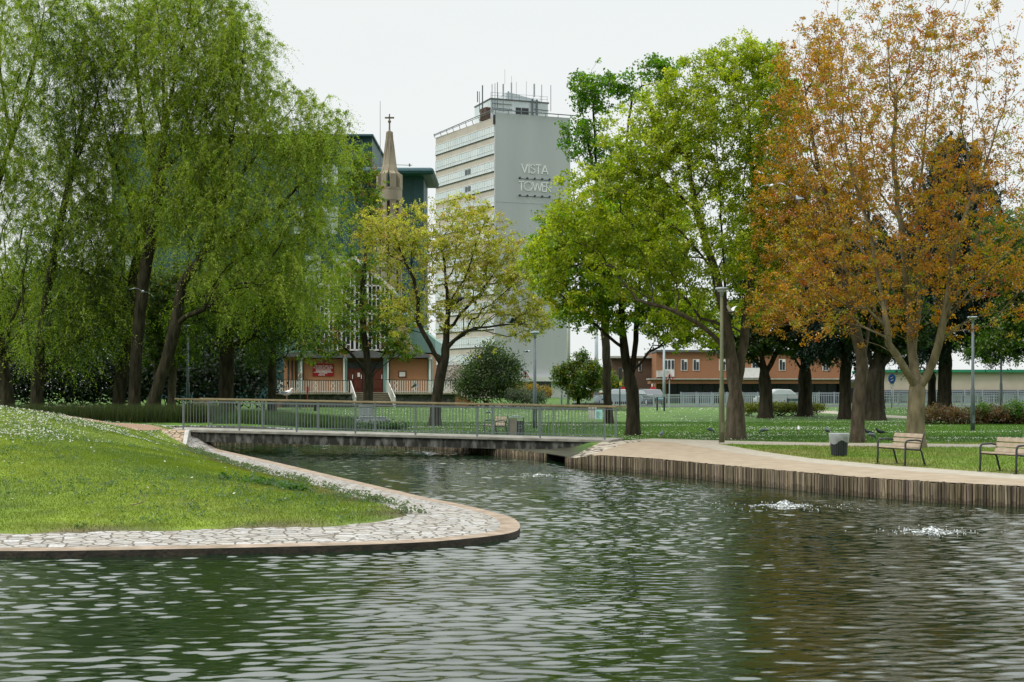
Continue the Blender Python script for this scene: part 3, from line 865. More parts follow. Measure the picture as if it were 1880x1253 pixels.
def make_tree(name, label, base, Y, limbs, blobs, n_t, r_root, pal, bark, cat='tree', group=None, tuft=(14, .16, .11), extra=2.0,
              r_tip=.007, bf=.35, shell=.42, zsink=.15, seed=1, flare=.5, leafmat='leaf', aspect=.62, kind='tuft', strand=(1.0, 16), leaf_up=.3, zmin=None, pal_z=None, curve=.35):
    rng = np.random.default_rng(seed); s = Y / F
    b = P(base[0], base[1], Y)
    gzv = gz1(b.x, b.y) - zsink
    root = thing(name, label, cat, (b.x, b.y, gzv + zsink), group)
    seeds = []; key = {}
    for li, lb in enumerate(limbs):
        pts = []
        for q in lb:
            p = P(q[0], q[1], Y); dy = q[2] if len(q) > 2 else 0
            pts.append((p.x, Y + dy, p.z))
        if li == 0: pts[0] = (b.x, b.y, gzv)
        sm = smooth_seed(pts, None, .45)
        if li == 0: par0 = -1; start = 0
        else:
            D = [np.linalg.norm(np.array(sm[0]) - q[0]) for q in seeds]; par0 = int(np.argmin(D)); start = 1
        last = par0
        for q in sm[start:]:
            seeds.append((np.array(q) + (rng.normal(0, .02, 3) if li or len(seeds) > 3 else 0), last)); last = len(seeds) - 1
    tg = blob_points(blobs, n_t, s, Y, rng, shell)
    if zmin is not None: tg = tg[tg[:, 2] > zmin]
    pos, par, tips = grow(seeds, tg, bf, rng, curve=curve)
    rad, cnt = thickness(pos, par, tips, r_root, r_tip)
    mb = tree_tubes(pos, par, rad, flare)
    mb.build('trunk', M[bark], root, True)
    # foliage
    thin = np.where(rad < r_tip * 3.2)[0]
    cand = np.concatenate([tips, rng.choice(thin, int(len(tips) * extra))])
    cz = pos[cand]
    if kind == 'tuft':
        nl, tr, ls = tuft; nl = max(4, int(nl * LQ))
        m = len(cand)
        cz = cz + rng.normal(0, .5 * tr, (m, 3)) * np.array([1, 1, 1])
        tc_ = pick_cols(m, pal, rng, .22)
        sz = rng.uniform(.55, 1.25, m)
        off = rng.normal(size=(m, nl, 3)) * (tr * .62) * sz[:, None, None]; off[:, :, 2] *= .75
        C = (cz[:, None, :] + off).reshape(-1, 3)
        # leaf tone varies at random within a tuft
        cc = np.repeat(tc_, nl, 0) * rng.uniform(.72, 1.25, (m * nl, 1))
        v, q, c = leaf_quads(C, cc, ls, aspect, rng, leaf_up)
    else:      # hanging strands
        ln, nl = strand; nl = max(5, int(nl * LQ)); m = len(cand)
        dirv = rng.normal(size=(m, 3)) * .45; dirv[:, 2] = -1.0
        pdv = cz - pos[np.maximum(par[cand], 0)]; pdv /= np.linalg.norm(pdv, axis=1)[:, None] + 1e-9
        Lr = ln * rng.uniform(.4, 1.3, m)
        t = np.linspace(0, 1, nl)[None, :, None]
        st = pdv * .55
        ptsb = cz[:, None, :] + Lr[:, None, None] * (st[:, None, :] * t * (1 - .55 * t) + dirv[:, None, :] * t * t * .75)
        C = ptsb.reshape(-1, 3) + rng.normal(0, .05, (m * nl, 3))
        dd = (st[:, None, :] * (1 - 1.1 * t) + dirv[:, None, :] * 1.5 * t).reshape(-1, 3)
        dd /= np.linalg.norm(dd, axis=1)[:, None] + 1e-9
        dd = dd + rng.normal(0, .45, dd.shape)
        nl_, tr_, ls = tuft
        tc_ = pick_cols(m, pal, rng, .2)
        cc = np.repeat(tc_, nl, 0) * rng.uniform(.75, 1.25, (m * nl, 1))
        v, q, c = leaf_quads(C, cc, ls, aspect, rng, leaf_up, dd)
    mesh_np('crown', v, q, 4, M[leafmat], root, c)
    return root

GY = lambda px, py: float(G(px, py).y)

YG = [((0.37, 0.452, 0.023), 5), ((0.285, 0.377, 0.02), 4), ((0.442, 0.502, 0.054), 2), ((0.171, 0.276, 0.015), 2)]
GREEN = [((0.19, 0.34, 0.022), 5), ((0.12, 0.24, 0.018), 3), ((0.3, 0.42, 0.03), 2)]
ORANGE = [((0.432, 0.206, 0.016), 5), ((0.36, 0.2, 0.014), 4), ((0.475, 0.261, 0.025), 3), ((0.36, 0.275, 0.022), 3), ((0.346, 0.11, 0.017), 1.6), ((0.259, 0.275, 0.018), 1.6)]
YELLOW = [((.50, .48, .07), 5), ((.38, .42, .045), 4), ((.56, .50, .12), 2), ((.42, .28, .08), .8), ((.26, .31, .03), 2)]
BRONZE = [((0.135, 0.232, 0.021), 5), ((0.09, 0.173, 0.018), 3), ((0.3, 0.18, 0.038), 1.2), ((0.24, 0.3, 0.03), 1.6)]
WILL = [((0.305, 0.399, 0.044), 5), ((0.224, 0.324, 0.033), 4), ((0.394, 0.457, 0.078), 2), ((0.116, 0.19, 0.023), 2)]
WDARK = [((0.054, 0.105, 0.014), 5), ((0.038, 0.078, 0.012), 3), ((0.086, 0.139, 0.016), 2)]
CEDAR = [((0.02, 0.042, 0.029), 5), ((0.031, 0.057, 0.042), 3), ((0.013, 0.028, 0.018), 3)]
DKG = [((0.032, 0.069, 0.011), 5), ((0.052, 0.098, 0.014), 3), ((0.021, 0.044, 0.009), 3)]

# --- right hand group
make_tree('maple_tree', 'big maple with sparse orange bronze leaves and pale tan trunk behind the first bench', (1682, 820), 47.5,
          [[(1682, 822), (1681, 765), (1684, 716)],
           [(1684, 718), (1655, 674, -.3), (1628, 632, -.4), (1619, 570, -.3), (1612, 500), (1596, 420), (1568, 330), (1545, 230)],
           [(1683, 716), (1680, 660, .3), (1676, 590, .4), (1668, 510, .3), (1652, 410), (1640, 290), (1648, 170)],
           [(1678, 640), (1697, 580, .8), (1706, 500, 1.2), (1702, 410, 1.3), (1716, 290, 1.4), (1730, 150, 1.5)],
           [(1688, 714), (1711, 664, -.2), (1722, 604, -.4), (1731, 540, -.5), (1746, 440, -.7), (1786, 330, -.9), (1826, 200, -1)],
           [(1722, 604), (1762, 545, -.8), (1806, 490, -1.2), (1872, 430, -1.4), (1930, 380, -1.5)],
           [(1617, 560), (1560, 512, -.8), (1490, 478, -1.2), (1420, 468, -1.3)],
           [(1612, 500), (1562, 420, .5), (1500, 340, .8), (1440, 280, 1.0)]],
          [(1640, 180, 240, 200), (1600, 330, 230, 190), (1790, 330, 170, 230), (1470, 500, 110, 130, -.6, 3.0), (1730, 500, 170, 130), (1560, 540, 150, 100), (1880, 500, 90, 120), (1700, 60, 200, 110)], 2700, .28, ORANGE, 'bark_tan',
          tuft=(22, .15, .08), extra=.25, seed=11, bf=.55, shell=.55)
make_tree('maple_tree', 'orange leaved tree with grey brown trunk just right of the round litter bin', (1574, 810), 52,
          [[(1574, 811), (1576, 740), (1583, 680), (1590, 630)],
           [(1590, 632), (1606, 570, .4), (1610, 480, .6), (1600, 360, .8), (1590, 250, .9)],
           [(1584, 676), (1566, 600, -.3), (1545, 510, -.5), (1518, 400, -.6), (1490, 280, -.5), (1475, 170, -.3)],
           [(1566, 600), (1520, 560, -.8), (1460, 540, -1.0)]],
          [(1500, 260, 110, 190), (1450, 400, 80, 120), (1540, 430, 120, 160), (1440, 560, 90, 70), (1510, 110, 80, 80)], 1500, .23, ORANGE[:4] + [((.24, .25, .02), 2)], 'bark_mid',
          tuft=(15, .14, .085), extra=1.2, seed=12, bf=.5)
make_tree('maple_tree', 'tall yellow green maple with twin grey trunk beside the tall lamp post', (1350, 808), GY(1350, 808),
          [[(1352, 809), (1350, 745), (1343, 670), (1334, 600), (1312, 500), (1280, 390), (1258, 270)],
           [(1350, 740), (1364, 655, .4), (1377, 565, .6), (1392, 430, .8), (1384, 260, .8), (1378, 150, .7)],
           [(1342, 660), (1290, 605, -.6), (1215, 568, -1.0), (1125, 545, -1.2)],
           [(1334, 600), (1336, 480, 1.0), (1330, 330, 1.3), (1320, 200, 1.4)],
           [(1312, 500), (1230, 420, -1.2), (1150, 370, -1.6), (1080, 340, -1.6)],
           [(1376, 570), (1420, 500, -.6), (1440, 400, -.8), (1440, 250, -.6)]],
          [(1330, 210, 140, 130), (1400, 190, 70, 120), (1220, 280, 130, 120), (1110, 380, 100, 90), (1290, 430, 160, 130), (1400, 420, 80, 180), (1170, 480, 110, 80), (1300, 580, 110, 60, 3.0, 2.5), (1045, 430, 75, 60), (1000, 490, 45, 50), (1250, 205, 80, 70), (1200, 270, 70, 60), (1370, 110, 70, 45), (1140, 330, 60, 50), (1430, 330, 60, 220)], 3000, .34, YG, 'bark_mid',
          tuft=(17, .165, .105), extra=2.0, seed=13, shell=.30)
make_tree('maple_tree', 'green maple with forked dark trunk standing alone just right of the bridge end', (1162, 800), GY(1162, 800),
          [[(1162, 801), (1162, 745), (1159, 700)],
           [(1158, 704), (1146, 640), (1141, 570), (1139, 500), (1122, 410), (1105, 330)],
           [(1161, 700), (1168, 625, .2), (1172, 545, .3), (1186, 440, .4), (1200, 330, .4)],
           [(1164, 690), (1190, 648, -.4), (1232, 632, -.7), (1290, 605, -.8)],
           [(1147, 645), (1108, 612, -.5), (1062, 572, -.8), (1020, 535, -.9)],
           [(1140, 540), (1100, 490, .6), (1050, 460, .8), (1000, 465, .8)]],
          [(1060, 470, 95, 75), (1100, 560, 105, 55), (1030, 440, 60, 60), (1180, 430, 100, 110), (1230, 580, 80, 60), (1010, 500, 45, 50)], 1200, .27, GREEN + [((.46, .48, .03), 5)], 'bark_dark',
          tuft=(15, .19, .125), extra=3.4, seed=14)
make_tree('maple_tree', 'slender fresh green tree rising against the sky beside the grey tower', (1118, 770), 76,
          [[(1118, 770), (1112, 640), (1106, 480), (1096, 340), (1090, 230), (1086, 130)], [(1106, 480), (1130, 380), (1150, 260), (1160, 180)], [(1099, 370), (1066, 300), (1046, 250)], [(1098, 350), (1074, 240), (1066, 160)]],
          [(1085, 165, 42, 58), (1065, 250, 40, 52), (1145, 158, 36, 28), (1095, 290, 36, 40), (1205, 130, 42, 30), (1110, 400, 50, 70)], 330, .22, [((.11, .25, .016), 5), ((.08, .18, .014), 3), ((.17, .29, .02), 2)], 'bark_dark', tuft=(14, .24, .17), extra=1.7, seed=15)
make_tree('maple_tree', 'dark trunked green tree at the left end of the low clipped hedge', (1405, 768), GY(1405, 768),
          [[(1405, 769), (1406, 720), (1402, 680), (1396, 640)], [(1404, 690), (1430, 640), (1450, 590)], [(1402, 680), (1370, 645), (1340, 610)]],
          [(1400, 590, 95, 75), (1370, 630, 70, 40), (1420, 500, 90, 90)], 420, .38, DKG + [((.1, .13, .015), 3)], 'bark_dark', tuft=(18, .28, .19), extra=3.6, seed=16)
make_tree('maple_tree', 'dark trunked tree with low forked limbs at the right of the clipped hedge', (1478, 765), GY(1478, 765),
          [[(1478, 766), (1478, 715), (1478, 680)], [(1477, 690), (1456, 650), (1436, 610), (1420, 560)], [(1479, 684), (1496, 640), (1515, 590)], [(1478, 680), (1474, 620), (1470, 560)]],
          [(1470, 570, 100, 80), (1500, 620, 60, 50), (1480, 480, 100, 90)], 420, .42, DKG, 'bark_dark', tuft=(18, .28, .19), extra=3.6, seed=17)
make_tree('cedar_tree', 'dark blue green conifer with straight fluted trunk left of the leaning orange tree', (1551, 770), GY(1551, 770),
          [[(1551, 771), (1553, 680), (1558, 540), (1560, 400), (1560, 330)]],
          [(1555, 560, 100, 110), (1550, 450, 80, 110), (1520, 620, 70, 40), (1600, 600, 60, 60)], 1100, .34, CEDAR, 'bark_dark', tuft=(9, .3, .22), extra=3.6, seed=18, leafmat='needle', aspect=.28, kind='strand', strand=(.9, 15), bf=.15)
make_tree('maple_tree', 'thick dark trunked tree in the shade just left of the big orange maple', (1605, 772), GY(1605, 772),
          [[(1606, 773), (1606, 700), (1612, 640), (1616, 570)], [(1608, 690), (1640, 640), (1664, 590)], [(1606, 690), (1590, 630), (1580, 560)]],
          [(1610, 560, 90, 80), (1650, 600, 70, 50)], 380, .55, DKG, 'bark_dark', tuft=(16, .28, .2), extra=3.4, seed=19)
make_tree('cedar_tree', 'large dark blue cedar with heavy black trunk behind the rusty hedge', (1733, 752), GY(1733, 752),
          [[(1733, 753), (1735, 690), (1737, 600), (1740, 470), (1745, 330), (1748, 260)]],
          [(1750, 560, 140, 70), (1745, 470, 130, 80), (1748, 380, 95, 80), (1750, 300, 55, 60), (1690, 620, 70, 50), (1830, 610, 70, 50), (1640, 520, 60, 90)], 2600, .5, CEDAR, 'bark_dark', tuft=(9, .4, .28), extra=3.6, seed=20, leafmat='needle', aspect=.28, kind='strand', strand=(1.2, 16), bf=.15)
make_tree('maple_tree', 'thin dark stemmed tree between the orange maple and the dark cedar', (1711, 750), GY(1711, 750),
          [[(1711, 751), (1711, 680), (1714, 600)], [(1711, 690), (1690, 630)]], [(1700, 610, 70, 60)], 180, .30, DKG, 'bark_dark', tuft=(14, .3, .22), extra=2, seed=21)
make_tree('maple_tree', 'thin pale stemmed tree beside the blue round road sign', (1617, 751), GY(1617, 751),
          [[(1617, 752), (1617, 700), (1622, 620)]], [(1622, 600, 50, 55)], 130, .28, DKG, 'bark_mid', tuft=(14, .3, .22), extra=2, seed=22)
make_tree('lime_tree', 'leafy green tree at the right edge drooping over the pale building', (1915, 756), 100,
          [[(1915, 756), (1912, 690), (1905, 600), (1895, 480)], [(1910, 660), (1870, 600), (1840, 570)]],
          [(1870, 600, 75, 70), (1890, 500, 90, 110), (1830, 640, 45, 30), (1940, 600, 60, 60), (1800, 640, 45, 26), (1850, 460, 70, 90), (1930, 440, 80, 90)], 900, .4, [((.085, .17, .018), 5), ((.055, .11, .015), 3), ((.14, .22, .025), 2)], 'bark_dark', tuft=(14, .32, .2), extra=2.4, seed=23)

# --- middle
make_tree('maple_tree', 'rounded maple with yellow flowering crown and bare dark limbs in front of the grey tower', (798, 782), GY(798, 782),
          [[(799, 783), (801, 740), (808, 695), (817, 655)],
           [(817, 657), (821, 605), (822, 550), (815, 480), (806, 400)],
           [(813, 676), (790, 632, -.3), (769, 592, -.4), (765, 532, -.4), (738, 466, -.3), (715, 410)],
           [(822, 612), (846, 575, .4), (880, 538, .6), (922, 480, .7)],
           [(820, 640), (851, 612, -.5), (900, 601, -.8), (955, 596, -.9), (1010, 603, -.9)],
           [(824, 668), (848, 652, -.6), (880, 657, -1), (908, 646, -1.2), (930, 630, -1.2)],
           [(822, 560), (860, 500, -.5), (880, 430, -.6)], [(768, 590), (735, 560, .5), (700, 520, .7)]],
          [(820, 450, 120, 95), (900, 470, 80, 85), (740, 450, 80, 85), (950, 590, 70, 45), (690, 420, 50, 55), (830, 560, 90, 60), (860, 390, 60, 40), (740, 560, 50, 60), (940, 510, 80, 80), (985, 575, 50, 40)], 2100, .27, YELLOW, 'bark_dark',
          tuft=(11, .14, .10), extra=1.5, seed=31, bf=.42, shell=.6)
make_tree('maple_tree', 'green and bronze maple with low spreading limbs in front of the church doors', (675, 752), GY(675, 752),
          [[(675, 753), (676, 720), (677, 695)],
           [(677, 697), (704, 672, -.4), (732, 655, -.7), (760, 640, -.9)], [(678, 690), (697, 660, .4), (716, 620, .6), (730, 560, .7)],
           [(677, 690), (672, 640), (664, 560), (672, 460), (680, 380)], [(675, 690), (650, 655, -.4), (615, 625, -.7), (580, 600, -.9)]],
          [(625, 590, 80, 62), (710, 590, 60, 62), (655, 500, 65, 60), (670, 400, 42, 55), (590, 640, 50, 30), (735, 640, 45, 28), (655, 330, 38, 45), (660, 290, 34, 34), (688, 350, 24, 40)], 1050, .35, BRONZE, 'bark_dark',
          tuft=(13, .22, .16), extra=1.3, seed=32, shell=.5)

# --- left willows
make_tree('willow_tree', 'willow with upright dark trunk, leftmost of the three leaning trunks by the reeds', (215, 752), 82,
          [[(215, 753), (228, 650), (242, 540), (258, 440), (285, 330), (298, 250)], [(258, 440), (225, 340), (190, 230), (170, 120)], [(285, 330), (265, 240), (250, 130), (250, 30)]],
          [(240, 120, 110, 130), (190, 300, 100, 120), (240, 400, 80, 100), (270, 20, 110, 90), (180, 460, 70, 90)], 1100, .36, WILL, 'bark_willow', tuft=(0, 0, .15), extra=3.7, seed=41, kind='strand', aspect=.23, strand=(1.9, 27), bf=.55, r_tip=.010)
make_tree('willow_tree', 'willow with knobbly pollard head against the sky, middle of the three leaning trunks', (246, 754), 80,
          [[(246, 755), (250, 655), (262, 530), (280, 420), (298, 320), (302, 245)], [(302, 245), (320, 150), (345, 40), (360, -60)], [(302, 250), (275, 140), (270, 20)], [(300, 270), (350, 245), (390, 190), (420, 110)], [(302, 245), (300, 140), (310, 10)]],
          [(340, 80, 120, 120), (400, 180, 90, 110), (320, 200, 90, 90), (360, -20, 100, 70), (300, 380, 80, 80), (340, 300, 80, 80)], 1350, .34, WILL, 'bark_willow', tuft=(0, 0, .15), extra=3.7, seed=42, kind='strand', aspect=.23, strand=(1.9, 27), bf=.55, r_tip=.010)
make_tree('willow_tree', 'strongly leaning willow, rightmost of the three dark trunks, arching over towards the church', (270, 754), 79,
          [[(270, 755), (300, 680), (322, 600), (334, 525), (372, 468), (398, 385)], [(398, 385), (420, 280), (440, 160), (450, 60)], [(398, 380), (460, 300), (520, 220), (560, 170)], [(372, 468), (430, 430), (500, 390), (560, 360)], [(398, 385), (380, 270), (380, 180)], [(500, 390), (580, 310), (620, 240)]],
          [(450, 140, 75, 130), (520, 250, 85, 110), (590, 270, 65, 95), (480, 380, 100, 90), (580, 390, 55, 60), (430, 500, 90, 90), (550, 500, 85, 90), (430, 60, 45, 60), (380, 400, 80, 80), (400, 300, 70, 80)], 1800, .34, WILL, 'bark_willow', tuft=(0, 0, .15), extra=3.7, seed=43, kind='strand', aspect=.23, strand=(1.9, 27), bf=.5, r_tip=.010)
make_tree('willow_tree', 'willow with bulky trunk cut by the left edge of the picture', (18, 748), 84,
          [[(18, 749), (2, 650), (-12, 540), (-20, 420), (0, 320), (30, 230)], [(0, 320), (40, 200), (70, 80), (90, -30)], [(-20, 420), (-60, 300), (-70, 150)], [(20, 250), (0, 120), (10, -20)]],
          [(40, 100, 120, 130), (-20, 260, 100, 140), (60, 330, 110, 110), (20, 480, 120, 90), (30, 590, 90, 60), (60, 0, 110, 70)], 1400, .38, WILL, 'bark_willow', tuft=(0, 0, .15), extra=3.7, seed=44, kind='strand', aspect=.23, strand=(1.9, 27), bf=.55, r_tip=.010)
make_tree('willow_tree', 'mossy twin stemmed willow hung with low green curtains, left of the three leaning trunks', (66, 750), 81,
          [[(66, 751), (72, 660), (84, 560), (104, 440), (128, 330), (150, 220)], [(70, 690), (50, 620), (42, 520), (60, 400)], [(128, 330), (165, 230), (190, 120)], [(104, 440), (150, 370), (200, 330)]],
          [(140, 220, 90, 130), (120, 420, 110, 100), (150, 560, 95, 80), (100, 620, 80, 60), (200, 560, 60, 80), (150, 80, 80, 90)], 1300, .36, WILL[:2] + WDARK, 'bark_willow', tuft=(0, 0, .15), extra=3.7, seed=45, kind='strand', aspect=.24, strand=(2.0, 27), bf=.55, r_tip=.010)
make_tree('willow_tree', 'dark leafy tree standing behind the left end of the footbridge', (416, 752), 84,
          [[(416, 753), (416, 680), (420, 610), (432, 540), (446, 440)], [(418, 640), (380, 600), (350, 560)], [(422, 610), (470, 570), (520, 545), (560, 540)]],
          [(430, 560, 85, 80), (500, 590, 80, 60), (360, 590, 60, 70), (470, 470, 90, 70), (540, 560, 50, 60)], 800, .42, WDARK + WILL[1:2], 'bark_willow', tuft=(0, 0, .19), extra=2.4, seed=46, kind='strand', aspect=.26, strand=(1.1, 15), bf=.45, r_tip=.010)
make_tree('willow_tree', 'narrow trunked tree left of the church, seen through the bridge railing', (499, 752), 88,
          [[(499, 753), (500, 700), (503, 620), (512, 540)]], [(510, 560, 60, 70), (540, 610, 50, 40), (490, 640, 45, 35)], 320, .26, WDARK, 'bark_willow', tuft=(0, 0, .2), extra=2.4, seed=47, kind='strand', aspect=.28, strand=(.9, 13), bf=.4)
for k, (px, py, w_, lab) in enumerate([(288, 748, .26, 'grey trunk tree in shade directly behind the leaning willow'), (315, 749, .26, 'second grey trunk tree in shade, just left of the railing end')]):
    make_tree('background_tree', lab, (px, py), 92, [[(px, py), (px + 2, 680), (px + 8, 600), (px + 4, 520)]], [(px, 560, 70, 70), (px + 10, 640, 45, 40)], 260, w_, WDARK + [((.16, .17, .012), 1)], 'bark_mid', tuft=(12, .25, .19), extra=2.2, seed=50 + k)

# ------------------------------------------------------------------ bushes, hedges, ground cover
def bush(name, label, cat, blobs, n, size, pal, aspect=.6, Y=None, up=.3, stems=14, clump=12, tr=.22, group=None, leafmat='leaf', seed=1, kind=None, shell=.35, base=None):
    """blobs as (x, y, z, rx, ry, rz) in metres"""
    rng = np.random.default_rng(seed)
    bl = np.array(blobs, float); ws = bl[:, 3] * bl[:, 5]; ws /= ws.sum()
    m = max(6, n // clump); k = rng.choice(len(bl), m, p=ws)
    d = rng.normal(size=(m, 3)); d /= np.linalg.norm(d, axis=1)[:, None]
    c = bl[k, :3] + d * (rng.random(m) ** shell)[:, None] * bl[k, 3:]
    g = gz(c[:, 0], c[:, 1]); c[:, 2] = np.maximum(c[:, 2], g + .08)
    tcol = pick_cols(m, pal, rng, .25)
    C = (c[:, None, :] + rng.normal(size=(m, clump, 3)) * tr * .6).reshape(-1, 3)
    C[:, 2] = np.maximum(C[:, 2], np.repeat(g, clump) + .03)
    cc = np.repeat(tcol, clump, 0) * rng.uniform(.7, 1.3, (m * clump, 1))
    v, q, cv = leaf_quads(C, cc, size, aspect, rng, up)
    bx, by = float(bl[:, 0].mean()), float(bl[:, 1].mean())
    root = thing(name, label, cat, (bx, by, gz1(bx, by)), group)
    mesh_np('foliage', v, q, 4, M[leafmat], root, cv)
    mb = MB()
    for i in range(stems):
        e = c[rng.integers(m)]; b0 = bl[rng.integers(len(bl))]
        b = np.array([b0[0] + rng.normal() * b0[3] * .25, b0[1] + rng.normal() * b0[4] * .2, 0]); b[2] = gz1(b[0], b[1]) - .05
        mid = b * .5 + e * .5 + np.array([0, 0, .15 * abs(e[2] - b[2])])
        mb.path([b, mid, e], [.03, .022, .008], 4, cap=False)
    mb.build('stems', M['bark_dark'], root, True)
    return root

def bp3(px, py, Y, rx, ry, rd=None):
    p = P(px, py, Y); s = Y / F
    return (p.x, Y, p.z, rx * s, rd if rd else (rx + ry) / 2 * s, ry * s)

# dark hedge line closing the view behind the willows
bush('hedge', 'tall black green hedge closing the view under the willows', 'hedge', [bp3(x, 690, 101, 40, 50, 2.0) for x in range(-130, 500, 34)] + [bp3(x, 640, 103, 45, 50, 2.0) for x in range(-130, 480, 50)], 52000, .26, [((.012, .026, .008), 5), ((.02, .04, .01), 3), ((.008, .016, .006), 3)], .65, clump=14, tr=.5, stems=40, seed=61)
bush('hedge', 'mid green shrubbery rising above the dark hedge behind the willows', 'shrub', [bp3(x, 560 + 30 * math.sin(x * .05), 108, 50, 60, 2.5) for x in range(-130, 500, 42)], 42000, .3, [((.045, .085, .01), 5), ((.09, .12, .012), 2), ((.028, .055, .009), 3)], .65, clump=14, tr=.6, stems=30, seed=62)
bush('holly_bush', 'large dark green evergreen bush right of the church railings', 'bush', [bp3(890, 700, 112, 44, 34), bp3(862, 706, 112, 24, 30), bp3(932, 700, 112, 30, 34), bp3(912, 656, 112, 24, 22), bp3(884, 664, 112, 20, 24), bp3(940, 672, 112, 18, 20), bp3(865, 680, 113, 16, 18), bp3(900, 640, 112, 10, 10)], 17000, .17, [((.07, .12, .03), 5), ((.035, .07, .018), 4), ((.12, .17, .045), 2)], .6, clump=12, tr=.5, seed=63)
bush('bush', 'low grey green bush in front of the tower entrance', 'bush', [bp3(962, 728, 110, 26, 12), bp3(990, 730, 109, 16, 10), bp3(940, 726, 110, 14, 10)], 4200, .12, [((.10, .13, .075), 4), ((.05, .085, .03), 4), ((.16, .17, .12), 2)], .6, clump=10, tr=.25, seed=64)
bush('bush', 'orange yellow flowering bush below the warning sign', 'bush', [bp3(965, 716, 118, 32, 9), bp3(1000, 720, 118, 14, 8)], 3600, .13, [((.32, .2, .02), 4), ((.14, .14, .02), 4), ((.36, .26, .03), 2)], .6, clump=10, tr=.25, seed=65)
make_tree('small_tree', 'small multi stemmed green and yellow tree beside the white pole', (1062, 742), 104,
          [[(1062, 743), (1062, 715), (1066, 680), (1070, 655)], [(1062, 735), (1045, 700), (1036, 675)], [(1062, 735), (1082, 700), (1092, 680)]],
          [(1060, 695, 38, 34), (1090, 690, 24, 28), (1032, 690, 20, 22), (1066, 660, 14, 18), (1070, 725, 20, 10)], 380, .12, [((.09, .16, .018), 5), ((.2, .2, .02), 2), ((.06, .11, .014), 3)], 'bark_dark', tuft=(13, .24, .17), extra=1.6, seed=66)
bush('bush', 'yellow green bush under the distant brick building', 'bush', [bp3(1120, 708, 150, 40, 16), bp3(1110, 695, 150, 20, 16)], 4200, .24, [((.13, .19, .02), 5), ((.09, .14, .018), 3), ((.26, .24, .02), 1)], .6, clump=10, tr=.4, seed=67)
bush('hedge', 'clipped yellow green hedge at the feet of the two dark trunks', 'hedge', [bp3(x, 749, GY(1440, 764), 16, 9, .8) for x in range(1370, 1510, 13)], 9000, .10, [((.16, .185, .02), 5), ((.09, .125, .018), 4), ((.2, .2, .03), 1)], .6, clump=10, tr=.16, seed=68)
yh_ = GY(1780, 779)
bush('hedge', 'rusty brown and green hedge at the right behind the lamp post', 'hedge', [bp3(x, 763 - 3 * math.sin(x * .07), yh_, 22, 15, 1.1) for x in range(1700, 1960, 18)], 16000, .11, [((.13, .065, .025), 5), ((.075, .05, .02), 4), ((.05, .075, .015), 3), ((.19, .10, .03), 2)], .6, clump=10, tr=.2, seed=69)
bush('shrub', 'fresh green shoots rising from the rusty hedge', 'shrub', [bp3(1862, 752, yh_ - .6, 18, 14, .6), bp3(1806, 752, yh_ - .4, 10, 10, .5)], 2600, .11, [((.07, .15, .02), 5), ((.1, .18, .03), 2)], .6, clump=10, tr=.2, seed=70)
bush('blossom_tree', 'pale pink blossom shrub behind the church railings', 'shrub', [bp3(780, 690, 128, 40, 24), bp3(835, 690, 130, 26, 26)], 6500, .12, [((.5, .42, .4), 4), ((.3, .24, .2), 3), ((.12, .11, .06), 3)], .7, clump=7, tr=.4, seed=71)
bush('ivy_bank', 'low dark green ivy growing round the utility cabinets', 'shrub', [bp3(x, 785, 66.5, 16, 7, .6) for x in range(640, 750, 14)], 4200, .10, [((.03, .085, .014), 5), ((.05, .12, .02), 3)], .7, clump=10, tr=.14, stems=4, seed=72)
# reeds and rough growth on the far bank
def blades(name, label, pts, h, w, pal, seed, lean=.35, kind='stuff', cat=None, matn='blade'):
    rng = np.random.default_rng(seed); n = len(pts)
    z = gz(pts[:, 0], pts[:, 1])
    a = rng.uniform(0, 2 * PI, n); H = h * rng.uniform(.45, 1.25, n); Wd = w * rng.uniform(.6, 1.3, n)
    dx, dy = np.cos(a) * Wd / 2, np.sin(a) * Wd / 2
    b = rng.uniform(0, 2 * PI, n); ln = rng.uniform(0, lean, n) * H
    v = np.empty((n, 3, 3))
    v[:, 0] = np.column_stack([pts[:, 0] - dx, pts[:, 1] - dy, z - .01]); v[:, 1] = np.column_stack([pts[:, 0] + dx, pts[:, 1] + dy, z - .01])
    v[:, 2] = np.column_stack([pts[:, 0] + np.cos(b) * ln, pts[:, 1] + np.sin(b) * ln, z + H])
    c = pal(pts) if callable(pal) else pick_cols(n, pal, rng, .25)
    c = c * rng.uniform(.75, 1.3, (n, 1))
    o = mesh_np(name, v.reshape(-1, 3), np.arange(n * 3).reshape(n, 3), 3, M[matn], None, np.repeat(c, 3, 0), origin=(float(pts[:, 0].mean()), float(pts[:, 1].mean()), 0))
    return tag(o, label, cat, None, kind)
rng = np.random.default_rng(77)
pts = np.column_stack([rng.uniform(-24, -13.6, 26000), rng.uniform(66.2, 70.5, 26000)])
blades('reeds', 'dark green reeds along the far bank below the willows', pts, .75, .035, [((.03, .05, .012), 5), ((.05, .075, .015), 3), ((.09, .085, .03), 1)], 78)
pts = np.column_stack([rng.uniform(-13.8, -7.5, 16000), rng.uniform(65.5, 74, 16000)])
blades('rough_growth', 'rough low green growth on the bank behind the bridge', pts, .42, .06, [((.035, .085, .015), 5), ((.055, .11, .02), 3), ((.09, .09, .03), 1)], 79)

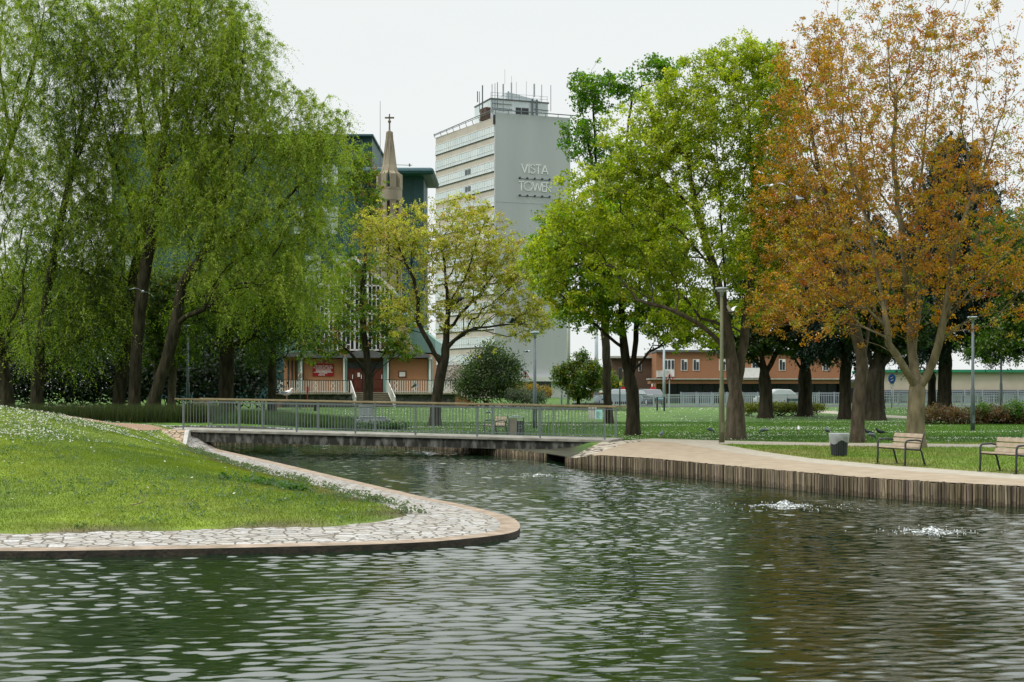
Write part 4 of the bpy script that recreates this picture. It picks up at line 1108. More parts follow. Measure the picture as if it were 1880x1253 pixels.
# grass blades and daisies
def sample(poly, n, rng, cond=None):
    xs_ = [p[0] for p in poly]; ys_ = [p[1] for p in poly]
    out = np.zeros((0, 2))
    while len(out) < n:
        q = np.column_stack([rng.uniform(min(xs_), max(xs_), n), rng.uniform(min(ys_), max(ys_), n)])
        k = pip(poly, q[:, 0], q[:, 1])
        if cond is not None: k &= cond(q)
        out = np.vstack([out, q[k]])
    return out[:n]
view = lambda q: np.abs(q[:, 0]) < q[:, 1] * .40
notpath = lambda q: ~pip(lpath_poly, q[:, 0], q[:, 1])
pts = sample(inner_poly, 230000, rng, lambda q: view(q) & notpath(q) & (rng.random(len(q)) < np.clip((34 / q[:, 1]) ** 2, 0, 1)))
di = dseg(INNER, pts[:, 0], pts[:, 1]); pts = pts[(di > .5) | (rng.random(len(pts)) < di / .5 + .12)]
blades('grass', 'short bright grass covering the mound', pts, .034, .014, lambda p: grass_col(p[:, 0], p[:, 1]) * 1.12, 80, .8)
lawn_poly = [W(1110, 812, 0), W(1318, 818, 0)] + PATHO[:6] + [(13.5, 30), (26, 60), (30, 78), (-9, 78), (-6, 63), (-2, 58), (1, 52)]
lp_ok = lambda q: view(q) & ~pip(path_poly, q[:, 0], q[:, 1]) & ~pip(SETTS, q[:, 0], q[:, 1]) & ~pip(gravel_poly, q[:, 0], q[:, 1]) & ~pip(LEFTPOLY, q[:, 0], q[:, 1]) & (dseg(BANK, q[:, 0], q[:, 1]) > .3)
pts = sample(lawn_poly, 170000, rng, lp_ok)
blades('grass', 'short mown grass of the lawn beyond the path', pts, .06, .022, lambda p: grass_col(p[:, 0], p[:, 1]) * 1.1, 81, .8)
def daisies(pts, size, label, seed, pal=(((.62, .62, .58), 5), ((.5, .48, .42), 2))):
    rng2 = np.random.default_rng(seed); z = gz(pts[:, 0], pts[:, 1])
    C = np.column_stack([pts, z + rng2.uniform(.025, .07, len(pts))])
    v, q, c = leaf_quads(C, pick_cols(len(pts), pal, rng2, .1), size, .95, rng2, 1.4)
    tag(mesh_np('daisies', v, q, 4, M['petal'], None, c), label, kind='stuff')
dn = lambda q: (vnoise(q[:, 0], q[:, 1], .55, 12) + .55 * vnoise(q[:, 0], q[:, 1], 2.2, 14))
def mound_daisy(q):
    w_ = np.clip((-q[:, 0] - 8.5) / 6, 0, 1) * np.clip((q[:, 1] - 31) / 7, 0, 1)
    band = np.clip(dn(q) + 2.2 * w_ - 1.25, 0, 1)
    return view(q) & notpath(q) & (rng.random(len(q)) < band + .006)
daisies(sample(inner_poly, 5600, rng, mound_daisy), .05, 'drifts of white daisies over the top of the mound', 82)
streak = lambda q: np.clip(vnoise(q[:, 0] * .25, q[:, 1] * 1.4, 1.0, 15) + .2, .03, 1)
daisies(sample(lawn_poly, 6000, rng, lambda q: lp_ok(q) & (q[:, 1] > 52) & (rng.random(len(q)) < streak(q) ** 2)), .045, 'white daisies in streaks over the lawn', 83)
far_poly = [(-9, 78), (30, 78), (34, 108), (-14, 108)]
daisies(sample(far_poly, 2500, rng, lambda q: view(q) & (rng.random(len(q)) < streak(q))), .07, 'white daisies scattered on the far lawn', 84)
# tufts of weeds on the mound
wp = sample(inner_poly, 900, rng, lambda q: view(q) & notpath(q) & (dn(q) + .5 * rng.random(len(q)) > .25))
WP = np.repeat(wp, 9, 0) + rng.normal(0, .055, (900 * 9, 2))
z = gz(WP[:, 0], WP[:, 1])
v, q, c = leaf_quads(np.column_stack([WP, z + rng.uniform(.02, .1, len(z))]), pick_cols(len(z), [((.06, .12, .03), 5), ((.09, .15, .05), 3)], rng, .2), .055, .55, rng, .8)
tag(mesh_np('weeds', v, q, 4, M['leaf'], None, c), 'darker weed tufts dotted over the mound', kind='stuff')
# straggling weeds along the paving edge
e = [p for p in INNER if p[1] > 25 and p[0] > -11.5]
ep = np.array([e[i] for i in rng.integers(0, len(e), 150)]) + rng.normal(0, .16, (150, 2))
ep = np.repeat(ep, 22, 0) + rng.normal(0, .08, (150 * 22, 2)); z = gz(ep[:, 0], ep[:, 1])
v, q, c = leaf_quads(np.column_stack([ep, z + rng.uniform(.01, .12, len(z))]), pick_cols(len(z), [((.075, .12, .035), 5), ((.11, .15, .06), 3)], rng, .2), .07, .5, rng, .6)
tag(mesh_np('weeds', v, q, 4, M['leaf'], None, c), 'grey green weeds straggling along the paving edge', kind='stuff')
def gp(px, py, n_, rx, ry):
    p = G(px, py); a = np.column_stack([p.x + rng.normal(0, rx, n_), p.y + rng.normal(0, ry, n_)]); return a
cl_ = np.vstack([gp(540, 901, 300, .17, .15), gp(505, 893, 340, .3, .25), gp(470, 887, 200, .25, .2), gp(412, 881, 70, .06, .06)])
z = gz(cl_[:, 0], cl_[:, 1])
v, q, c = leaf_quads(np.column_stack([cl_, z + rng.uniform(.01, .13, len(z))]), pick_cols(len(z), [((.04, .10, .016), 5), ((.065, .14, .02), 3)], rng, .2), .08, .6, rng, .7)
o = mesh_np('clover_clump', v, q, 4, M['leaf'], None, c); tag(o, 'dark leafy clump of clover growing low on the mound near the paving', 'plant')
# daffodil leaves by the white pole
pts = np.vstack([gp(1030, 753, 1500, 1.1, .7), gp(1118, 755, 500, .8, .5)])
blades('daffodil_leaves', 'grey green daffodil leaves in the far lawn', pts, .4, .04, [((.12, .17, .09), 4), ((.16, .2, .12), 2)], 85, .4)
# fallen twig on the mound
a = G(240, 930); mb = MB()
q = [a + Vector((x, y, zz)) for x, y, zz in [(0, 0, .02), (.08, -.02, .03), (.16, 0, .05), (.235, .05, .09), (.225, .12, .17), (.215, .16, .22)]]
mb.path(q, [.012, .011, .010, .008, .006, .003], 5); mb.path([q[1] + Vector((.03, 0, 0)), q[1] + Vector((.05, .06, .1)), q[1] + Vector((.09, .1, .2))], [.007, .005, .003], 4)
tag(mb.build('fallen_twig', mat('dry_twig', (.25, .2, .14), (.15, .12, .08), 20, .9), None, True), 'bent dry twig lying on the grass mound', 'twig')
# ------------------------------------------------------------------ building materials
M['brick'] = mat('orange_brick', (.40, .215, .11), (.30, .155, .085), 14, .9, .4, 60, .15, stretch=(1, 1, 4))
M['brick2'] = mat('red_brick', (.32, .16, .085), (.24, .12, .068), 9, .9, .4, 60, .15, stretch=(1, 1, 3))
M['brick3'] = mat('brown_brick', (.13, .085, .062), (.095, .062, .048), 9, .9, .4, 60, .15, stretch=(1, 1, 3))
M['cream'] = mat('cream_concrete', (.50, .46, .40), (.44, .40, .345), .5, .85, .2, 20, .2)
M['cream2'] = mat('pale_render', (.56, .49, .41), (.48, .42, .35), .6, .85, .2, 20, .2)
M['grey_render'] = mat('grey_render', (.475, .495, .515), (.435, .455, .475), .3, .85, .12, 30, .2, stretch=(1, 1, .15), detail=8)
M['glass_pale'] = mat('pale_window_glass', (.50, .58, .60), (.62, .68, .69), .35, .15, 0, spec=.6)
M['glass_dark'] = mat('dark_glass', (.02, .028, .034), (.05, .06, .07), .8, .12, 0, spec=.6)
M['shop'] = mat('dark_shopfront', (.012, .018, .035), (.03, .035, .05), .8, .25, 0, spec=.5)
M['teal'] = mat('teal_cladding', (.022, .072, .082), (.03, .088, .098), .25, .45, 0, spec=.4)
M['teal_dark'] = mat('dark_teal_roof', (.02, .065, .08), (.03, .085, .1), .4, .5, 0, spec=.4)
M['stonecol'] = mat('church_concrete', (.33, .285, .215), (.24, .205, .15), 1.2, .9, .4, 15, .2, stretch=(1, 1, .4))
M['flint'] = mat_stone('flint_wall', 4.5, [(.03, .035, .035), (.09, .095, .09), (.05, .055, .055), (.15, .15, .14)], (.10, .10, .09), jw=.05)
M['slate'] = mat('grey_lead_roof', (.12, .125, .13), (.09, .095, .10), 2, .7, 0)
M['copper'] = mat('green_copper_roof', (.22, .36, .32), (.17, .29, .26), 1.2, .7, 0, stretch=(1, 1, .3))
M['door'] = mat('red_brown_door', (.11, .03, .018), (.08, .022, .014), 6, .55, 0)
M['red'] = mat('red_sign', (.30, .018, .022), (.26, .015, .018), 3, .5, 0)
M['redplain'] = mat('red_band', (.45, .03, .03), (.40, .025, .03), 3, .5, 0)
M['blue'] = mat('blue_sign', (.02, .10, .38), (.018, .09, .33), 3, .45, 0)
M['signblue'] = mat('street_sign_blue', (.05, .28, .46), (.045, .24, .4), 3, .5, 0)
M['yellow'] = mat('yellow_box', (.6, .42, .03), (.5, .36, .03), 3, .5, 0)
M['cabinet'] = mat('grey_green_cabinet', (.29, .33, .33), (.25, .285, .285), 2, .55, .1, 30, .35)
M['lampgrey'] = mat('lamp_post_paint', (.11, .14, .155), (.09, .115, .125), 3, .5, 0, spec=.4)
M['mossy'] = mat('mossy_pole', (.17, .17, .10), (.11, .13, .075), 5, .7, 0, stretch=(1, 1, .3))
M['polegrey'] = mat('pale_grey_pole', (.36, .42, .45), (.3, .36, .39), 3, .5, 0, spec=.4)
M['stepstone'] = mat('step_stone', (.36, .33, .25), (.25, .23, .17), 4, .9, .2, 30, .2)

# ------------------------------------------------------------------ the grey tower
tw = thing('tower_block', 'tall office tower with blank grey end wall and cream banded window side', 'tower block', (0, 0, 0))
zb = .45; zt = 48.3
C0 = Vector((-2.94, 240, 0)); R0 = Vector(((1045 - CX) / F * 245, 245, 0)); L0 = Vector(((800 - CX) / F * 260, 260, 0)); B0 = L0 + R0 - C0
tw.location = (C0.x + 3, C0.y + 8, zb)
def zz(v, z): return Vector((v.x, v.y, z))
mb = MB(); mb.prism([zz(C0, 6.0), zz(R0, 6.0), zz(B0, 6.0), zz(L0, 6.0)], (0, 0, zt - 6.0 - .4)); mb.build('wall', M['cream'], tw)
rd = (R0 - C0).normalized(); rn = Vector((rd.y, -rd.x, 0)); ld = (L0 - C0).normalized(); ln_ = Vector((ld.y, -ld.x, 0))
if rn.y > 0: rn = -rn
if ln_.x > 0: ln_ = -ln_
RL = (R0 - C0).length; LL = (L0 - C0).length
mb = MB(); mb.prism([zz(C0 - rd * .05 + rn * .35, 4.1), zz(C0 + rd * (RL + .05) + rn * .35, 4.1), zz(C0 + rd * (RL + .05) + rn * .005, 4.1), zz(C0 - rd * .05 + rn * .005, 4.1)], (0, 0, 48.6 - 4.1)); mb.build('end_wall', M['grey_render'], tw)
for z_ in (33.6, 22.0, 14.0):
    mb = MB(); mb.bar(zz(C0 + rn * .362, z_), zz(R0 + rn * .362, z_), .03, .05); mb.build('wall_joint', M['grey_render'], tw)
for k in range(14):
    z0 = 44.75 - 2.96 * k; h = 1.75
    mb = MB(); a = C0 + ld * .12 + ln_ * .04; b = C0 + ld * (LL - .05) + ln_ * .04
    mb.prism([zz(a, z0), zz(b, z0), zz(b, z0 + h), zz(a, z0 + h)], -ln_ * .1); wb = mb.build('window_band', M['glass_pale'], tw)
    mb = MB()
    n = 26
    for i in range(n + 1):
        q = C0 + ld * (.12 + (LL - .2) * i / n) + ln_ * .06
        mb.bar(zz(q, z0), zz(q, z0 + h), .10 if i % 3 == 0 else .055, .05, up=ln_)
    for e in (0, .62, h): mb.bar(zz(a + ln_ * .02, z0 + e), zz(b + ln_ * .02, z0 + e), .06, .05 if e == .62 else .1)
    mb.build('window_frame', M['white'], wb)
    mb = MB(); mb.prism([zz(a + ln_ * .002, z0 - .10), zz(b + ln_ * .002, z0 - .10), zz(b + ln_ * .002, z0 - .02), zz(a + ln_ * .002, z0 - .02)], ln_ * .14); mb.build('window_sill', M['slate'], wb)
    if k in (2, 3):
        mb = MB()
        for i in (11, 8.6):
            q = C0 + ld * (LL * (1 - i / 26 * .9) * .62) + ln_ * .09
            mb.prism([zz(q, z0 + .62), zz(q + ld * .9, z0 + .62), zz(q + ld * .9, z0 + 1.5), zz(q, z0 + 1.5)], ln_ * .02)
        mb.build('open_window', M['glass_dark'], wb)
# entrance level
mb = MB(); mb.prism([zz(C0 - rd * .6 + rn * 1.4, 3.3), zz(R0 + rd * .4 + rn * 1.4, 3.3), zz(B0, 3.3), zz(L0 - rd * .6, 3.3)], (0, 0, .79)); mb.build('canopy', M['white'], tw)
mb = MB(); mb.prism([zz(C0 + rn * .2 - rd * .2, zb), zz(C0 + rd * 10.2 + rn * .2, zb), zz(C0 + rd * 10.2 - rn * 1.5, zb), zz(C0 - rn * 1.5 - rd * .2, zb)], (0, 0, 3.3 - zb)); mb.build('entrance_glazing', M['glass_dark'], tw)
mb = MB()
for i in range(13): q = C0 + rd * (.1 + i * .82) + rn * .24; mb.bar(zz(q, zb), zz(q, 3.3), .07, .06, up=rn)
mb.bar(zz(C0 + rd * 5.4 + rn * .5, zb + .3), zz(C0 + rd * 8.6 + rn * .5, 2.6), .4, .25); mb.build('entrance_frame', M['polegrey'], tw)
mb = MB(); mb.prism([zz(C0 + rd * 10.2 + rn * .3, zb), zz(R0 + rn * .3, zb), zz(R0 - rn * 2, zb), zz(C0 + rd * 10.2 - rn * 2, zb)], (0, 0, 3.3 - zb)); mb.build('entrance_pier', M['white'], tw)
mb = MB(); mb.prism([zz(L0 - rd * .3, zb), zz(C0 + ld * 1.2, zb), zz(C0 + ld * 1.2 + rd * 3, zb), zz(L0 + rd * 3, zb)], (0, 0, 6.0 - zb)); mb.build('plinth', M['cream'], tw)
# rooftop
def TW(px, d): # point at photo column px, d metres behind the grey face line
    t = (px - 908) / 137.0
    q = C0 + rd * (RL * t) - rn * d
    return q
mb = MB(); mb.prism([zz(TW(912, 3), zt), zz(TW(1018, 3), zt), zz(TW(1018, 11), zt), zz(TW(912, 11), zt)], (0, 0, 3.2)); pr = mb.build('plant_room', M['glass_pale'], tw)
mb = MB(); mb.prism([zz(TW(911, 2.9), zt + 3.2), zz(TW(1020, 2.9), zt + 3.2), zz(TW(1020, 11), zt + 3.2), zz(TW(911, 11), zt + 3.2)], (0, 0, .22)); mb.build('roof_edge', M['slate'], pr)
for a_, b_ in ((958, 967.5), (969, 981.5)):
    mb = MB(); mb.prism([zz(TW(a_, 2.95), zt + .9), zz(TW(b_, 2.95), zt + .9), zz(TW(b_, 2.95), zt + 2.1), zz(TW(a_, 2.95), zt + 2.1)], rn * .06); mb.build('louvre', M['darkmetal'], pr)
mb = MB(); f = [zz(TW(952, 6), zt + 3.42), zz(TW(1016, 6), zt + 3.42), zz(TW(1016, 6), zt + 4.2), zz(TW(958, 6), zt + 5.3), zz(TW(952, 6), zt + 5.2)]; mb.prism(f, -rn * 5); mb.build('upper_shed', M['glass_pale'], tw)
mb = MB(); mb.box((*(C0 + ld * 4.2 + rd * 1.2).xy, zt + .75), (2.2, 2.6, 2.1), math.atan2(ld.y, ld.x)); mb.build('tank_housing', M['brick3'], tw)
mb = MB()
for i in range(10):
    q = C0 + ld * (LL * i / 9) + ln_ * .12; mb.tube(zz(q, zt - .5), zz(q + ln_ * .25, zt + .35), .05, n=5)
mb.tube(zz(C0 + ln_ * .4 + rn * .5, zt + .75), zz(L0 + ln_ * .4, zt + .1), .08, n=6); mb.tube(zz(C0 + ln_ * .4 + rn * .5, zt + .45), zz(L0 + ln_ * .4, zt - .1), .05, n=6)
mb.tube(zz(C0 + ln_ * .4 + rn * .5, zt + .75), zz(R0 + rn * .5 + rd * 1.2, zt + .75), .09, n=6)
for i in range(7): q = C0 + rd * (RL * i / 6) + rn * .5; mb.tube(zz(q, zt + .2), zz(q, zt + .8), .05, n=5)
mb.build('parapet_rail', M['lampgrey'], tw)
mb = MB()
for h in (.5, 1.0):
    mb.tube(zz(TW(913, 3.1), zt + 3.4 + h), zz(TW(1018, 3.1), zt + 3.4 + h), .025, n=4)
for i in range(9): q = TW(913 + 13 * i, 3.1); mb.tube(zz(q, zt + 3.4), zz(q, zt + 4.45), .025, n=4)
for h in (1.7, 2.5): mb.bar(zz(TW(914, 2.8), zt + h), zz(TW(951, 2.8), zt + h - .05), .08, .12)
for x in (987.5, 996): mb.bar(zz(TW(x, 2.7), zt + .1), zz(TW(x, 2.7), zt + 3.7), .28, .2, up=rn)
mb.bar(zz(TW(990, 2.7), zt + 2.0), zz(TW(1018, 2.7), zt + 1.9), .1, .15)
mb.build('pipework', M['lampgrey'], tw)
for x, y0, y1, r in [(892, 188, 168, .10), (895.5, 207, 168.5, .06), (901, 205, 157, .12), (911.7, 205, 155, .06), (917, 200, 153.5, .05), (921.5, 198, 151.5, .07), (932, 206, 176, .05), (932, 176, 154.8, .16), (941.5, 181, 168, .15), (947, 182, 152, .14), (956, 180, 151, .03), (974.5, 176, 150, .03), (989, 178, 154.5, .17), (1003, 190, 156, .06), (1020, 205, 157, .06), (935, 155, 128, .025), (947.3, 152, 140, .025)]:
    mb = MB(); q = TW(x, 2.2 if x > 905 else 4)
    z0 = CZ - (y0 - HY) / F * q.y; z1 = CZ - (y1 - HY) / F * q.y
    mb.tube(zz(q, z0), zz(q, z1), r, n=6); mb.build('antenna', M['polegrey'] if r > .13 else M['lampgrey'], tw)
mb = MB(); q = C0 + ln_ * .1 + rn * .2
mb.bar(zz(q - rd * .05, zt - 1.7), zz(q - rd * .05, zt - .1), .35, .3, up=rn); mb.build('cable_bundle', M['darkmetal'], tw)
# lettering
sg = thing('building_sign', 'white capital letters on the grey tower end wall reading VISTA TOWER', 'sign', (*(C0 + rd * 6 + rn * .4).xy, 36.0))
def circ(cx, cy, r, n=20): return [[(cx + r * math.cos(2 * PI * i / n), cy + r * math.sin(2 * PI * i / n)) for i in range(n + 1)]]
def arc(cx, cy, rx, ry, a0, a1, n=12): return [(cx + rx * math.cos(math.radians(a0 + (a1 - a0) * i / n)), cy + ry * math.sin(math.radians(a0 + (a1 - a0) * i / n))) for i in range(n + 1)]
GL = {'V': (.72, [[(0, 1), (.36, 0), (.72, 1)]]), 'I': (.06, [[(.03, 0), (.03, 1)]]),
      'S': (.56, [arc(.28, .76, .24, .24, 35, 270) + arc(.28, .26, .28, .26, 90, -145)]),
      'T': (.56, [[(0, 1), (.56, 1)], [(.28, 1), (.28, 0)]]), 'A': (.74, [[(0, 0), (.37, 1), (.74, 0)], [(.17, .3), (.57, .3)]]),
      'O': (1.0, circ(.5, .5, .5)), 'W': (1.16, [[(0, 1), (.29, 0), (.58, 1), (.87, 0), (1.16, 1)]]),
      'E': (.44, [[(.44, 1), (0, 1), (0, 0), (.44, 0)], [(0, .6), (.38, .6)]]),
      'R': (.52, [[(0, 0), (0, 1), (.25, 1)] + arc(.25, .73, .25, .27, 90, -90) + [(0, .46)], [(.22, .46), (.52, 0)]])}
def word(txt, px0, px1, yt, yb):
    qa = C0 + rd * (RL * (px0 - 908) / 137) + rn * .40; qb = C0 + rd * (RL * (px1 - 908) / 137) + rn * .40
    zt_ = CZ - (yt - HY) / F * qa.y; zb_ = CZ - (yb - HY) / F * qa.y; H = zt_ - zb_
    adv = [GL[ch][0] for ch in txt]; tot = (qb - qa).length / H; gap_ = (tot - sum(adv)) / (len(txt) - 1)
    x = 0
    for ch, a_ in zip(txt, adv):
        mb = MB()
        for st in GL[ch][1]:
            for p, r in zip(st[:-1], st[1:]):
                A_ = qa + rd * ((x + p[0]) * H); B_ = qa + rd * ((x + r[0]) * H)
                a3, b3 = zz(A_, zb_ + p[1] * H), zz(B_, zb_ + r[1] * H); dd = (b3 - a3).normalized() * .06
                mb.bar(a3 - dd * .6, b3 + dd * .6, .165, .06, up=rn)
        mb.build('letter', M['signwhite'], sg); x += a_ + gap_
M['signwhite'] = mat('sign_white', (.85, .86, .86), (.82, .83, .83), 3, .5)
word('VISTA', 955.5, 1003.5, 301.5, 317.5); word('TOWER', 951, 1008.5, 333.5, 349.5)
for yy in (326.5, 358.5):
    qa = C0 + rd * (RL * (950 - 908) / 137) + rn * .36; qb = C0 + rd * (RL * (1008 - 908) / 137) + rn * .36
    z_ = CZ - (yy - HY) / F * 241; fl = thing('floodlight_bar', 'row of small black floodlights under the word ' + ('VISTA' if yy < 340 else 'TOWER') + ' on the tower', 'floodlights', (*((qa + qb) / 2).xy, z_), 'floodlight bars on the tower')
    mb = MB(); mb.bar(zz(qa, z_ - .12), zz(qb, z_ - .12), .06, .07); mb.build('bracket', M['darkmetal'], fl)
    for i in range(5):
        q = qa.lerp(qb, .03 + .235 * i) + rn * .22
        mb = MB(); mb.box((q.x, q.y, z_ + .02), (.30, .3, .22), math.atan2(rd.y, rd.x)); mb.build('lamp', M['darkmetal'], fl, bevel=.05)

# ------------------------------------------------------------------ teal building behind the church
tb = thing('teal_building', 'large teal clad building with curved eaves behind the church and willows', 'building', (-25, 200, .45))
def slab(name, px0, px1, ytop, ybot, Y, depth, m, parent, bevel=0):
    a, b = P(px0, ytop, Y), P(px1, ytop, Y); zb_ = .3 if ybot is None else P(0, ybot, Y).z
    mb = MB(); mb.box(((a.x + b.x) / 2, Y + depth / 2, (a.z + zb_) / 2), (b.x - a.x, depth, a.z - zb_)); return mb.build(name, m, parent, bevel=bevel)
tall = slab('wall', 205, 683, 249, None, 205, 18, M['teal'], tb)
low = slab('wall', 630, 778, 322, None, 196, 9, M['teal'], tb)
slab('roof', 620, 797, 307, 320, 193, 14, M['teal_dark'], tb, .6)
slab('roof', 203, 685, 246.5, 250, 204, 20, M['teal_dark'], tb)
mb = MB()
for i in range(13):
    x = 210 + i * 38; p = P(x, 300, 204.9); mb.bar((p.x, 204.95, .4), (p.x, 204.95, P(0, 251, 205).z), .12, .1, up=(0, 1, 0))
for y in (300, 350, 400, 450, 500): mb.bar(P(205, y, 204.95), P(683, y, 204.95), .1, .12)
mb.build('cladding_joint', M['teal_dark'], tall)
mb = MB()
for x in (640, 660, 679, 699, 718, 737, 757): p = P(x, 330, 195.9); mb.bar((p.x, 195.95, .4), (p.x, 195.95, P(0, 324, 196).z), .1, .08, up=(0, 1, 0))
mb.build('cladding_joint', M['teal_dark'], low)
for x0, x1, y0, y1 in [(230, 260, 470, 510), (590, 620, 300, 340), (590, 620, 380, 430), (540, 570, 380, 430), (560, 590, 470, 520), (738, 750, 390, 420), (612, 640, 470, 520)]:
    mb = MB(); a, b = P(x0, y1, 204.9), P(x1, y0, 204.9); mb.prism([(a.x, 204.9, a.z), (b.x, 204.9, a.z), (b.x, 204.9, b.z), (a.x, 204.9, b.z)], (0, .08, 0)); mb.build('window', M['glass_pale'], tall)
mb = MB(); a, b = P(698, 306, 197), P(698, 186, 197); mb.tube(a, b, .05, .03, 6); mb.tube(P(640, 300, 197), P(757, 304, 197), .04, n=5); mb.tube(P(752, 306, 197), P(752, 301, 197), .12, n=6); mb.build('mast', M['lampgrey'], tb)

# ------------------------------------------------------------------ church
YC = 117.0
ch = thing('church', 'parish church with glazed concrete gable and low orange brick porch at the top of steps', 'church', (P(643, 0, YC).x, YC, .5))
def Q(px, py, d=0.0):
    p = P(px, py, YC); return Vector((p.x, YC + d, p.z))
def face(pts, d, th, name, m, parent, bevel=0):
    mb = MB(); mb.prism([Q(x, y, d) for x, y in pts], (0, th, 0)); return mb.build(name, m, parent, bevel=bevel)
# terrace and steps
zt_ = Q(0, 724).z
def terr(x0, x1, name='terrace'):
    o = face([(x0, 724), (x1, 724), (x1, 765), (x0, 765)], -2.6, 5, name, M['flint'], ch)
    mb = MB(); a, b = Q(x0 - 2, 724), Q(x1 + 2, 724); mb.box(((a.x + b.x) / 2, YC - .2, a.z + .06), (b.x - a.x, 5.2, .13)); mb.build('terrace_slab', M['stepstone'], ch)
terr(505, 650); terr(730, 845)
a, b = Q(650, 724), Q(730, 724)
for i in range(8):
    z1 = zt_ + .13 - i * .165; y1 = YC - .6 - i * .36
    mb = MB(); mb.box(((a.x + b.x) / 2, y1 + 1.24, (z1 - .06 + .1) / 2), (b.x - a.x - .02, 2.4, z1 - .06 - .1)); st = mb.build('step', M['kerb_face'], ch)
    mb = MB(); mb.box(((a.x + b.x) / 2, y1 + .15, z1 - .025), (b.x - a.x - .04, .5, .066)); mb.build('tread', M['stepstone'], st)
# porch
face([(517, 650), (789, 650), (789, 724), (517, 724)], 1.2, 9, 'porch_wall', M['brick'], ch)
for x0, x1 in ((555, 627), (714, 784)):
    face([(x0, 659), (x1, 659), (x1, 720), (x0, 720)], .98, .18, 'brick_panel', M['brick'], ch)
for i in range(3): face([(524 + i * 7, 662), (526.5 + i * 7, 662), (526.5 + i * 7, 712), (524 + i * 7, 712)], 1.15, .04, 'slit_window', M['glass_dark'], ch)
for x in (545, 627.5, 702, 785): face([(x, 655), (x + 8, 655), (x + 8, 721), (x, 721)], .8, .36, 'column', M['copper'], ch)
for x in (551, 630, 711, 788.5): face([(x - 1.4, 658), (x + 1.4, 658), (x + 1.4, 721), (x - 1.4, 721)], .6, .15, 'downpipe', M['white'], ch)
for x in (551, 788.5): face([(x - 3.5, 656), (x + 3.5, 656), (x + 3.5, 659.5), (x - 3.5, 659.5)], .5, .3, 'hopper', M['white'], ch)
face([(636, 664), (702, 664), (702, 721), (636, 721)], .9, .25, 'door_surround', M['darkmetal'], ch)
for x0, x1 in ((637, 647), (648, 663), (664, 680), (684, 701)):
    d = face([(x0, 677), (x1, 677), (x1, 721), (x0, 721)], .8, .09, 'door', M['door'], ch)
    for yy in (682, 700):
        face([(x0 + 2, yy), (x1 - 2, yy), (x1 - 2, yy + 14), (x0 + 2, yy + 14)], .77, .02, 'door_panel', M['door'], d)
    face([(x1 - 2, 688), (x1 - .8, 688), (x1 - .8, 696), (x1 - 2, 696)], .74, .03, 'handle', M['white'], d)
n_ = face([(654.5, 684.5), (659, 684.5), (659, 692), (654.5, 692)], .75, .03, 'notice', M['white'], None); tag(n_, 'white notice taped to the red church door', 'notice')
# scalloped porch roof
for x0, x1 in ((555, 628), (634, 705), (709, 788)):
    pts = [(x0, 657)] + [(x0 + (x1 - x0) * t, 652 - 10 * math.sin(PI * t)) for t in [i / 10 for i in range(11)]] + [(x1, 657)]
    mb = MB(); mb.prism([Q(x, y, .3) for x, y in pts], (0, 10, 0)); mb.build('porch_roof', M['slate'], ch)
face([(512, 650), (553, 646), (553, 654), (512, 656)], .3, 8, 'porch_roof', M['slate'], ch)
# nave front
gl = face([(571, 641), (571, 530), (643, 468), (717, 530), (717, 641)], 3.0, .2, 'gable_window', M['glass_dark'], ch)
mb = MB()
for i in range(19):
    x = 571 + (717 - 571) * i / 18; yt = 468 + abs(x - 643) * .85 + 1
    w_ = .16 if i % 3 == 0 else .07
    mb.bar(Q(x, 641, 2.93), Q(x, min(yt, 640), 2.93), w_, .12, up=(0, 1, 0))
for y in (641, 606, 573, 545, 520):
    x0 = max(571, 643 - (y - 468) / .85); x1 = min(717, 643 + (y - 468) / .85)
    mb.bar(Q(x0, y, 2.92), Q(x1, y, 2.92), .1, .12)
for i in range(18):     # staggered transoms
    x = 571 + (717 - 571) * i / 18
    for y in (630, 618, 590, 560, 535):
        yy = y + (i * 37 % 11) - 5
        if yy > 468 + abs(x - 643) * .85 + 14 and random.random() < .55: mb.bar(Q(x, yy, 2.925), Q(x + 8.1, yy, 2.925), .06, .08)
mb.build('mullions', M['white'], gl)
for sgn in (-1, 1):
    f = [(643, 462), (643, 470), (643 + sgn * 78, 536), (643 + sgn * 78, 528)]
    face(f, 2.7, .7, 'gable_coping', M['white'], ch)
    face([(643 + sgn * 74, 536), (643 + sgn * 80, 536), (643 + sgn * 110, 640), (643 + sgn * 74, 640)] if True else [], 2.5, 1.2, 'buttress', M['stonecol'], ch)
mb = MB(); mb.prism([Q(571, 641, 3.2), Q(571, 528, 3.2), Q(643, 464, 3.2), Q(717, 528, 3.2), Q(717, 641, 3.2)], (0, 30, 0)); mb.build('nave', M['copper'], ch)
for sgn in (-1, 1):
    f = [(643 + sgn * 76, 560), (643 + sgn * 76, 645), (643 + sgn * 150, 645), (643 + sgn * 150, 620)]
    face(f, 5, 26, 'aisle', M['copper'], ch)
